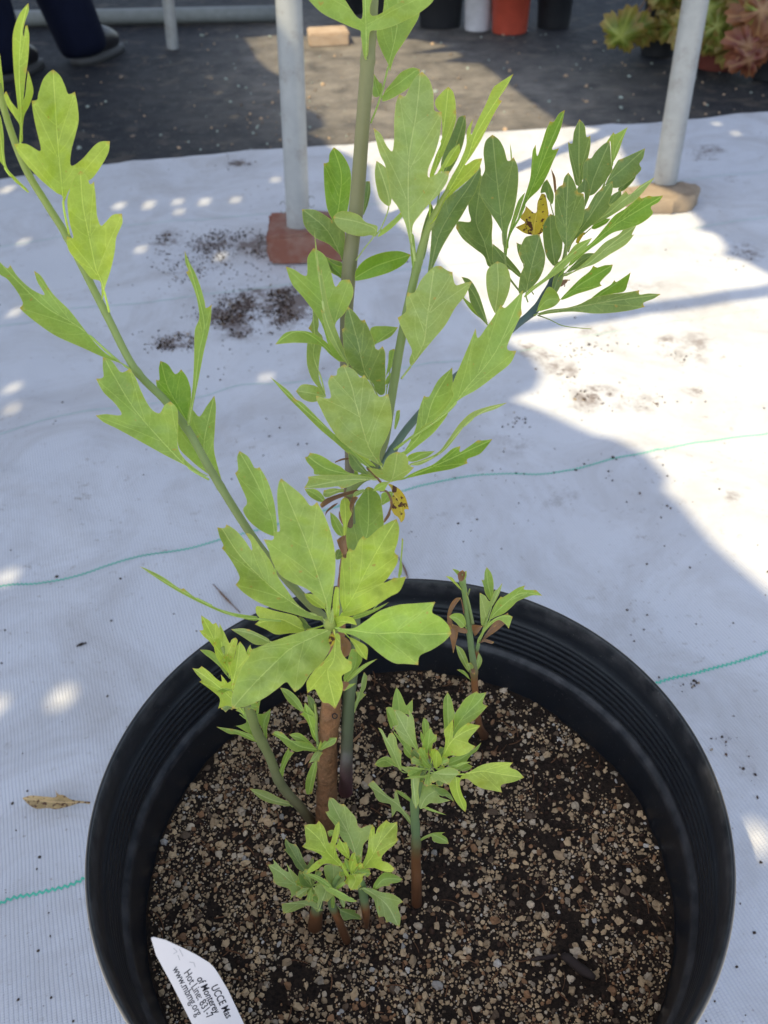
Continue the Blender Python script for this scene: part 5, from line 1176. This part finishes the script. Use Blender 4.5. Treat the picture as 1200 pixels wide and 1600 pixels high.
# ---- leaning shoot at the left
LS = [(492, 1290, sz(492, 1288) + .003, 15), (470, 1262, .455, 15), (440, 1227, .445, 15), (420, 1180, .434, 15), (402, 1145, .425, 15), (390, 1110, .416, 15), (372, 1070, .407, 13), (356, 1035, .400, 11), (347, 1010, .396, 8)]
lsr = empty('leaning_shoot', at(*LS[0][:3])); tag(lsr, 'leafy shoot leaning from the trunk foot towards the ribbed pot wall', 'shoot', 'young shoots sprouting from the soil round the trunk')
group('stem', LS, ST_LEAN, lsr, [
 ('N', 'y', 0, -4, 10, "225,320 200,300 160,200 100,85", "190,300 150,250 110,215 85,180* 110,175 100,130 97,85* 150,120 170,140 190,130* 220,190 235,260 215,300"),
 ('N', 'y', -3, -8, 10, "275,460 270,440 230,300 212,140", "260,440 200,360 180,300 175,260* 205,230 210,180 212,135* 240,190 275,260 285,240 310,225* 325,240 310,320 290,400 280,450"),
 ('N', 'm', 1, 0, 20, "275,480 260,460 180,370 90,300", "255,460 215,410 160,360 120,330 88,300* 150,305 190,330 230,380 260,430"),
 ('N', 'y', -8, -14, 10, "300,560 290,540 320,400 340,250", "290,550 250,540 215,535* 260,510 285,490 270,430 268,380* 295,370 310,330 320,280 340,248* 370,290 385,330 405,325* 390,390 360,430 330,480 305,540"),
 ('N', 'y', -4, -12, -10, "365,700 350,680 280,600 180,510 45,415", "300,665 260,650 230,660 203,668* 215,610 180,570 120,525 85,500* 100,490 70,455 42,415* 80,420 100,403* 150,440 190,480 225,500 220,455* 250,490 290,560 310,640 340,680"),
 ('N', 'm', 3, 4, 10, "430,830 390,750 320,690", "430,830 380,815 320,780 290,780* 350,770 380,750 350,700 310,680* 380,660 400,700"),
 ('N', 'm', -2, -4, 20, "455,878 445,870 320,810 195,785", "445,878 380,855 320,830 270,825 192,782* 250,790 290,795* 350,810 440,845"),
 ('N', 'm', 2, 4, 10, "500,880 490,760 530,672", "500,865 480,800 450,740 450,705 490,700 532,670* 525,730 510,790 510,850"),
 ('N', 'm', 1, 1, 10, "440,720 448,705 468,612", "440,700 445,640 470,610* 460,660 455,700"),
 ('N', 'm', -1, -4, 40, "575,1105 620,1000 650,915", "568,1100 590,1040 610,970 645,912* 655,940 680,940* 650,980 620,1040 605,1100"),
 ('H', 'g', 4, 10, 10, "345,460 330,450 270,435 200,402", "330,458 260,445 230,430 195,397* 250,405 300,430 330,443"),
 *[small('N', x0, y0, l, a, tn, -2, z) for x0, y0, l, a, tn, z in ((262, 400, 120, 120, 'm', -3), (285, 470, 110, 60, 'y', -6), (300, 560, 130, 165, 'm', 0), (330, 620, 120, 205, 'd', 2), (350, 640, 110, 350, 'm', 3), (270, 430, 100, 95, 'y', -7))],
 ('N', 'y', -5, -8, 20, "275,470 262,420 225,355", "262,440 230,400 222,355* 255,365 280,400 285,460"),
 ('N', 'y', -6, -8, 10, "360,440 385,350 405,275", "365,430 375,340 385,300 405,268* 410,290 430,325* 400,330 390,380"),
], 12)
# ---- shoot right of the trunk
CS = [(651, 1412, sz(651, 1412) + .003, 17), (651, 1380, .437, 17), (650, 1348, .433, 16), (650, 1310, .423, 14), (648, 1261, .412, 14), (654, 1225, .404, 13), (661, 1200, .398, 12), (667, 1190, .395, 9)]
csr = empty('upright_shoot', at(*CS[0][:3])); tag(csr, 'upright shoot with crown of lobed leaves on bare brown based stem', 'shoot', 'young shoots sprouting from the soil round the trunk')
group('stem', CS, ST_SHOOT, csr, [
 ('S', 'm', 2, 6, 10, "350,560 260,300 245,180 228,62", "200,220 205,140 228,60* 260,110 290,180 300,195 345,150* 345,240 330,260 350,300 310,260 240,250"),
 ('S', 'm', 2, 4, 0, "340,560 230,380 195,290 155,212", "190,365 165,290 152,210* 195,210 240,260 240,335 205,345"),
 ('S', 'g', -2, -8, 10, "395,560 385,530 310,400 215,225", "385,530 350,500 290,460 240,400 205,350* 240,335 225,280 210,225* 255,235 300,265 320,280 315,220* 350,280 360,350 370,440 390,520"),
 ('S', 'm', 1, 2, 10, "360,590 345,570 290,500 195,365", "330,580 285,540 270,470 190,360* 260,430 330,480 345,570"),
 ('S', 'g', -6, -16, 20, "300,680 262,665 190,500 98,358", "262,668 220,620 180,550 150,480 120,400 95,355* 125,370 160,430 175,400 200,390* 225,430 240,500 265,525* 262,600"),
 ('S', 'm', -1, -3, 20, "330,650 215,630 140,590 70,620", "215,625 180,635 110,640 68,622* 100,585 150,563 190,575 215,610 330,650"),
 ('S', 'm', 1, -2, 20, "430,600 435,440 440,360 426,282", "430,430 412,340 425,280* 455,310 465,360 440,410"),
 ('S', 'm', -2, -9, 20, "440,600 450,570 460,450 475,355", "430,560 415,480 440,400 475,352* 495,400 520,405* 515,450 490,470 480,540 460,580"),
 ('S', 'm', -1, -4, 20, "425,560 428,480 405,385", "420,480 402,430 402,380* 430,420 432,470"),
 ('S', 'm', 1, 2, 0, "560,600 600,420 600,250 597,100", "575,420 570,330 565,230 570,150 597,98* 625,150 640,220 648,260 630,330 600,430"),
 ('S', 'm', 0, 0, 10, "550,600 620,420 700,290 810,180 875,103", "600,420 640,380 645,270 680,210 730,140 808,92* 825,108 878,100* 850,180 887,197* 850,240 790,300 740,330 680,380 630,430"),
 ('S', 'y', -3, -8, 10, "540,600 560,570 630,450 730,380 835,345", "555,575 575,500 580,430 570,380 600,340 635,295* 640,360 635,430 660,390 700,350 745,320* 780,330 835,340* 800,380 750,440 750,465 800,490* 740,540 680,560 620,555 580,575"),
 ('S', 'm', 0, 2, 10, "540,640 640,600 720,560 840,465", "600,620 620,570 700,555 770,520 840,462* 810,520 760,560 720,620 680,660 630,640"),
 ('S', 'y', -3, -8, 0, "560,680 640,690 710,690 850,670 980,690 1150,715", "705,695 760,670 830,630 900,610 980,603 1070,607* 1045,640 1100,665 1150,715* 1080,745 985,770 990,823* 930,810 850,795 790,765 740,725 690,725"),
 ('S', 'y', -2, 3, 10, "560,660 650,700 670,820 725,965", "640,710 690,720 685,760 700,830 730,890 733,930 725,965* 680,920 640,860 610,780 615,740"),
 ('S', 'g', -8, -16, 10, "460,670 480,680 560,690 690,690", "470,740 480,700 560,655 630,645 690,680* 640,720 605,768* 560,750 530,735 495,755* 468,740"),
 ('S', 'm', -7, -14, 20, "500,680 480,693 380,712 282,725", "280,725* 350,705 430,700 480,690 430,715 350,722"),
 ('S', 'm', -9, -14, 20, "500,680 560,655 650,625 768,603", "560,660 620,640 700,605 770,602* 700,625 640,650"),
 ('S', 'm', -7, -12, 20, "480,660 400,650 300,640", "295,635* 370,640 450,655* 400,662 330,648"),
 ('S', 'g', -5, -6, 10, "400,650 350,670 355,800 370,940", "270,650 330,640 380,670 395,720 385,800 390,880 370,942* 345,880 335,780 325,700"),
 ('S', 'g', -5, -8, 10, "400,940 450,850 540,810 620,880", "385,900 385,800 400,740* 440,775 500,765 565,805* 535,850 620,880* 540,900 470,900 430,930 400,940"),
 ('S', 'd', 0, 2, 10, "480,780 550,845 600,840 640,885", "500,790 570,795 620,840 645,890* 580,850 530,840"),
 ('S', 'm', -1, -1, 10, "640,690 700,660 778,633", "690,660 720,610 780,635* 740,665"),
 ('S', 'g', 2, 6, 15, "345,1070 340,1050 250,920 150,850 25,765", "335,1060 270,980 230,955 215,975 195,1005* 190,920 180,905 110,890 80,860 60,810 20,768* 60,735* 110,790 160,840 210,870 215,820 228,800* 245,870 260,920 310,980 345,1030"),
 ('S', 'm', 1, 3, 20, "350,900 342,890 280,840 227,804", "225,803* 280,825 340,880 345,900 280,860 240,830"),
 ('S', 'm', -1, -3, 20, "400,930 430,935 500,955 588,984", "430,925 470,935 590,985* 520,970 440,945"),
 ('S', 'm', -1, -4, 10, "375,1190 385,1180 440,1140 500,1130 600,1180", "380,1185 410,1150 470,1120 520,1110 580,1110* 555,1125 590,1150 605,1192* 540,1190 490,1170 480,1140 430,1160"),
 ('S', 'y', -4, -12, 20, "515,655 515,600 520,515", "500,640 490,570 520,512* 550,560 555,610 520,645"),
 ('S', 'b', -2, -5, 20, "470,600 465,540 490,462", "460,580 458,500 492,460* 490,510 475,570"),
 ('S', 'm', -3, -7, 30, "440,630 400,600 360,575", "440,640 390,620 355,575* 400,590 450,615"),
 *[small('S', 470 + 30 * math.cos(rad(a)), 630 - 22 * math.sin(rad(a)), l, a, tn, -3, z) for a, l, tn, z in ((20, 120, 'm', -8), (75, 110, 'y', -10), (118, 130, 'm', -9), (160, 120, 'g', -10), (205, 150, 'm', -8), (235, 120, 'd', -4), (262, 130, 'm', -7), (300, 150, 'd', -3), (335, 130, 'm', -6), (50, 150, 'd', -1), (140, 150, 'd', 0))],
 ('S', 'm', -4, -8, 30, "470,640 430,600 410,560", "460,650 420,620 405,555* 440,590 480,635"),
], 12)
# ---- low shoot in front of the trunk
FS = [(542, 1470, sz(542, 1470) + .002, 14), (530, 1440, .413, 13), (521, 1420, .408, 12), (516, 1400, .402, 10), (525, 1375, .394, 8), (540, 1360, .388, 6)]
fsr = empty('low_shoot', at(*FS[0][:3])); tag(fsr, 'low bushy shoot with bright lime centre in front of the trunk foot', 'shoot', 'young shoots sprouting from the soil round the trunk')
stem('stem', [(492, 1448, sz(492, 1448) + .002, 24), (494, 1425, .417, 20), (499, 1400, .412, 15), (505, 1385, .408, 9)], ST_SHOOT, fsr, 10)
stem('stem', [(573, 1450, sz(573, 1450) + .002, 6), (572, 1428, .416, 13), (568, 1400, .410, 14), (564, 1380, .404, 13), (556, 1362, .398, 8)], ST_SHOOT, fsr, 10)
group('stem', FS, ST_SHOOT, fsr, [
 ('Q', 'g', 1, 8, 10, "700,690 740,600 690,400 600,230 525,85", "760,600 700,500 620,400 560,290 520,240 490,190* 520,185 512,140 522,80* 560,90 600,130 635,130* 680,180 730,240 745,300 770,320 820,300 865,292* 865,330 830,400 790,450 780,520 770,610"),
 ('Q', 'y', -5, -14, 10, "660,690 610,610 520,520 440,400 330,300", "610,620 540,600 480,600 430,640 345,680* 360,640 420,580 465,555 460,530 400,500 350,485 310,462* 340,430 335,370 328,295* 380,288 420,290 440,260* 480,310 500,360 515,430 530,440 550,370 570,300 600,265* 605,330 590,400 570,460 590,540 620,600"),
 ('Q', 'y', -3, -8, -10, "710,690 770,650 850,550 920,430 1050,275", "750,650 790,580 820,500 830,400 850,310* 875,310 880,370 900,320 940,280 970,255* 1000,280 1053,270* 1055,340 1050,390 1062,410* 1030,450 980,490 935,540 935,575 980,590 1035,635* 1010,665 940,655 870,630 800,640 760,665"),
 ('Q', 'y', -9, -16, 20, "690,640 680,560 640,480 597,395", "670,560 620,520 590,490 560,455* 590,440 597,392* 625,430 655,430* 675,480 682,540"),
 ('Q', 'y', -9, -15, 20, "690,670 700,600 728,512", "680,580 700,520 725,510* 730,560 745,610* 720,650 690,670"),
 ('Q', 'm', -9, -14, 20, "690,670 665,620 645,555", "690,665 655,630 640,590 645,548* 675,580 690,640"),
 ('Q', 'm', -8, -12, -20, "690,670 720,640 755,600", "690,670 700,620 755,596* 745,640 710,675"),
 ('Q', 'y', -11, -16, 10, "700,670 730,720 690,800", "680,690 740,680 820,670* 780,700 780,730 750,770 735,795 690,803* 670,770 675,720"),
 ('Q', 'y', -11, -17, 30, "690,712 640,640 597,552", "595,550* 630,600 660,650 690,712 650,690 620,620"),
 ('Q', 'g', -2, 0, 10, "560,790 560,700 550,605", "500,720 480,640 490,610 560,600* 620,640 645,700 620,760 540,790"),
 ('Q', 'm', -10, -14, 30, "470,765 580,810 740,890", "470,763* 520,780 570,795 640,830 690,865 745,890* 700,898 620,880 550,840 500,810"),
 ('Q', 'm', -10, -14, 10, "560,800 440,715 332,670", "330,668* 400,680 470,710 520,750 560,800 500,780 430,735 360,695"),
 ('Q', 'g', -1, -6, 10, "420,830 340,800 230,740 150,670 45,605", "340,800 290,830 240,850 215,888* 225,830 200,790 130,770 85,740* 85,690 60,640 40,603* 90,600 80,560* 120,600 160,640 205,660 185,590* 220,640 240,660 300,720 340,770"),
 ('Q', 'd', 3, 6, 10, "420,780 340,660 270,560 180,400", "330,665 270,630 230,560 190,510 165,485* 185,480 175,440 180,398* 220,440 262,445* 290,490 320,560 350,610 380,560 400,545* 400,590 370,640 350,670"),
 ('Q', 'd', -3, -8, 10, "400,790 350,740 290,655", "300,760 280,700 290,650* 350,680 400,700* 390,750 400,790 340,780"),
 ('Q', 'g', -1, -5, 10, "470,960 430,950 320,910 150,910", "430,975 390,935 350,925 290,950 230,975 165,988* 155,950 150,910* 220,900 310,885 380,885 430,920"),
 ('Q', 'g', -6, -10, 10, "500,800 470,880 435,990", "410,780 470,750 540,780 560,830 510,895* 490,890 460,890 440,940 435,992* 430,900 440,860 415,820"),
 ('Q', 'm', -10, -12, 20, "570,805 585,798 670,722", "575,795 600,760 670,720* 680,730 620,780 590,800"),
 ('Q', 'd', -1, 3, 10, "590,930 610,960 680,990 770,1030", "605,955 650,950 730,965 725,980 760,1000 775,1035* 700,1030 640,1040 615,1000"),
 ('Q', 'g', 0, -8, 10, "760,800 790,790 880,840 980,930 1065,1090", "780,785 850,790 930,820 1000,830 1060,860 1100,897* 1060,920 1065,960 1080,1020 1070,1095* 1030,1070 990,1050 970,1060* 950,1010 910,1020* 890,950 870,880 830,840 790,810", {'base': .402}),
 ('Q', 'm', 2, -2, 20, "780,800 870,800 950,720 1098,720", "860,805 875,750 920,690 960,665 1040,685 1098,720* 1060,745 995,755 1000,772* 940,775 890,800", {'base': .402}),
 ('Q', 'm', 6, 7, 0, "590,450 550,370 510,345", "505,345* 555,335 580,400 590,450 550,385 520,385"),
 ('Q', 'm', -3, -6, 20, "440,900 380,860 330,800", "440,905 380,880 325,800* 370,780 420,830"),
 ('Q', 'm', -5, -9, 20, "560,940 545,900 560,840", "540,940 535,880 560,838* 565,880 562,940"),
 *[small('Q', x0 + 12 * math.cos(rad(a)), y0 - 12 * math.sin(rad(a)), l, a, tn, z0, z) for x0, y0, z0, q in ((700, 650, -8, ((30, 90, 'y', -14), (95, 80, 'y', -15), (150, 90, 'y', -14), (200, 100, 'm', -13), (250, 110, 'y', -14), (320, 100, 'm', -13), (65, 120, 'm', -9), (350, 140, 'm', -6), (285, 150, 'g', -5))), (385, 770, -3, ((15, 120, 'm', -8), (60, 130, 'd', -5), (110, 130, 'g', -7), (165, 120, 'm', -8), (215, 140, 'g', -6), (260, 120, 'm', -7), (310, 130, 'g', -6)))) for a, l, tn, z in q],
 ('Q', 'g', -3, -2, 10, "640,940 620,880 600,840", "630,940 600,880 590,835* 640,870 645,930"),
], 10)
# ---- half dried shoot at the back
KS = [(757, 1150, sz(757, 1150) + .003, 15), (748, 1130, .462, 11), (742, 1075, .446, 10.5), (739.6, 1037, .436, 10.5), (733, 985, .424, 10), (727, 933, .413, 9), (722, 905, .407, 8), (723, 896, .404, 5)]
ksr = empty('wilted_shoot', at(*KS[0][:3])); tag(ksr, 'thin half dried shoot with curled brown leaves near the back rim', 'shoot', 'young shoots sprouting from the soil round the trunk')
kb = group('stem', KS, ST_SHOOT, ksr, [
 ('I', 'm', 4, 2, 10, "470,745 560,430 540,300 528,178", "550,420 520,370 505,310 490,265* 510,270 515,210 530,172* 565,220 582,290 580,370 565,420"),
 ('I', 'g', 0, -4, 10, "465,740 520,610 580,440 648,292", "490,605 480,500 478,365* 520,390 555,430 590,350 610,340 648,290* 630,360 590,440 550,500 520,560 505,612"),
 ('I', 'm', 0, -6, 10, "470,745 560,560 680,440 790,370 945,385", "550,565 570,500 600,440 635,395* 650,400 700,370 760,330 820,310* 810,340 900,345* 948,388* 880,385 830,400 760,430 720,470 660,520 600,545"),
 ('I', 'm', -3, -10, 10, "465,745 470,710 560,590 640,545 725,545", "460,720 500,650 560,580 620,545 680,530 725,545* 710,590 695,635* 670,600 620,570 560,610 490,690"),
 ('I', 'b', 1, 2, 10, "480,740 560,650 660,580", "490,730 540,650 600,570 690,515* 690,570 620,640 550,690"),
 ('I', 'b', -2, 4, 10, "360,520 330,410 260,520 300,700 285,820", "340,405* 300,405 260,450 235,530 240,640 260,720 280,820* 300,740 315,650 270,600 265,520 310,440", {'cup': .8}),
 ('I', 'b', -4, -8, 10, "385,665 330,640 272,608", "270,600* 330,620 380,640 380,670 320,660 275,630", {'cup': .5}),
 ('I', 'm', -4, -9, 10, "378,630 310,560 247,546", "245,545* 290,520 350,530 375,600 340,630 300,590"),
 ('I', 'g', 0, -4, 10, "400,960 350,850 300,760", "395,960 350,900 315,830 298,757* 350,790 380,850 400,920"),
 ('I', 'g', 1, -1, 10, "440,960 470,870 470,815", "440,955 430,880 460,830 470,812* 495,860 490,900 460,950"),
 ('I', 'm', 0, -3, 10, "410,1020 400,1010 350,950 305,940", "400,1012 360,980 305,942* 350,945 385,975"),
 ('I', 'y', -1, -4, 10, "340,345 300,290 224,242", "320,330 280,290 222,240* 270,250 300,290 330,340"),
 ('I', 'm', 1, -1, 10, "345,280 310,230 272,187", "325,250 300,220 270,185* 320,200 340,250"),
 ('I', 'b', -2, -4, 10, "345,270 345,230 350,200", "320,270 315,220 350,195* 370,220 360,262 345,280", {'cup': .9}),
 ('I', 'm', -1, -3, 10, "350,280 370,240 378,200", "350,275 355,215 380,200* 378,245 360,280"),
 ('I', 'b', -3, -6, 10, "440,690 450,650 500,615", "420,610 500,615* 470,660 440,685", {'cup': .5}),
 ('I', 'b', -2, 0, 10, "470,740 530,730 585,738", "490,725 530,715 585,735* 570,748 520,735"),
 ('I', 'b', -3, -4, 10, "425,940 430,960 440,975", "410,930 430,925 445,960 440,978* 420,970", {'cup': .5}),
 ('I', 'g', -3, -6, 10, "410,960 400,925 390,895", "395,940 380,900 410,890* 430,920 420,960"),
], 10)
stem('twig', [(739, 975, .420, 5), (733, 945, .414, 4), (727, 922, .410, 3.5)], ST_GREEN, kb, 8)
stem('twig', [(742, 1030, .437, 6), (746, 1012, .430, 7), (748, 1003, .428, 5)], ST_SHOOT, kb, 8)
stem('twig', [(731, 930, .411, 2.5), (734, 920, .408, 2)], ST_GREEN, kb, 6)

# ---- fallen things on the white cloth
def fallen(crop, tone, mid, out, label, cat, h=0.016, name='fallen_leaf', **kw):
    m0 = pts(crop, mid); z0 = (hit(m0[0][0], m0[0][1], h) - CAM).dot(_F); z1 = (hit(m0[-1][0], m0[-1][1], h) - CAM).dot(_F)
    # level tilt: choose the roll that lays the blade flat
    B = at(m0[0][0], m0[0][1], z0); T = at(m0[-1][0], m0[-1][1], z1); ax = (T - B).normalized(); vw = ((B + T) / 2 - CAM).normalized()
    w = vw.cross(ax).normalized(); best = min(range(-90, 91, 2), key=lambda a: abs((Matrix.Rotation(rad(a), 3, ax) @ w).z))
    o = leaf(None, [(m0[0][0], m0[0][1], z0), (m0[0][0] + 1, m0[0][1], z0)], crop, tone, 0, (z1 - z0) * 1000, best, mid, out, name, base=z0, **kw)
    tag(o, label, cat); return o
_SC['K'] = (0, 1150, 4)
fallen('K', 't', "565,415 430,415 300,410 140,388", "565,410* 500,405 440,395 400,370 365,365 345,335* 350,380 300,380 240,375 190,372 140,388* 180,430 230,455 300,450 350,458 430,440 500,420 560,425", 'curled tan dead leaf lying on the white cloth beside the pot', 'dead leaf', cup=.35)
for nm, spec, lab in (('dry_twig', [(332, 908), (350, 928), (374, 952)], 'short dry twig on the white cloth behind the rim near the long thin leaf'),
                      ('dry_twig', [(622, 868), (632, 888), (641, 912)], 'short dark twig on the white cloth behind the top of the rim'),
                      ('dry_seed', [(118, 1006), (125, 1003), (134, 1001)], 'tiny dark seed pod lying on the white cloth'),
                      ('dry_seed', [(560, 1), (561, 2), (563, 3)], None)):
    if not lab: continue
    P = [hit(x, y, .014) for x, y in spec]; w = 4 if nm == 'dry_seed' else 2.6
    z = (P[0] - CAM).dot(_F); P = [p + Vector((0, 0, ripple(p.x, p.y) - .014 + .0012)) for p in P]
    Q = [Vector(q) for q in spline3([tuple(p) for p in P], 4)]
    v_, f_ = tube_mesh(Q, [w * .5 * z / FPX * (1.2 if 2 < i < len(Q) - 3 else .6) for i in range(len(Q))], 8)
    tag(mesh(nm, v_, f_, BARK if nm == 'dry_seed' else RUST), lab, 'twig' if nm == 'dry_twig' else 'seed pod')
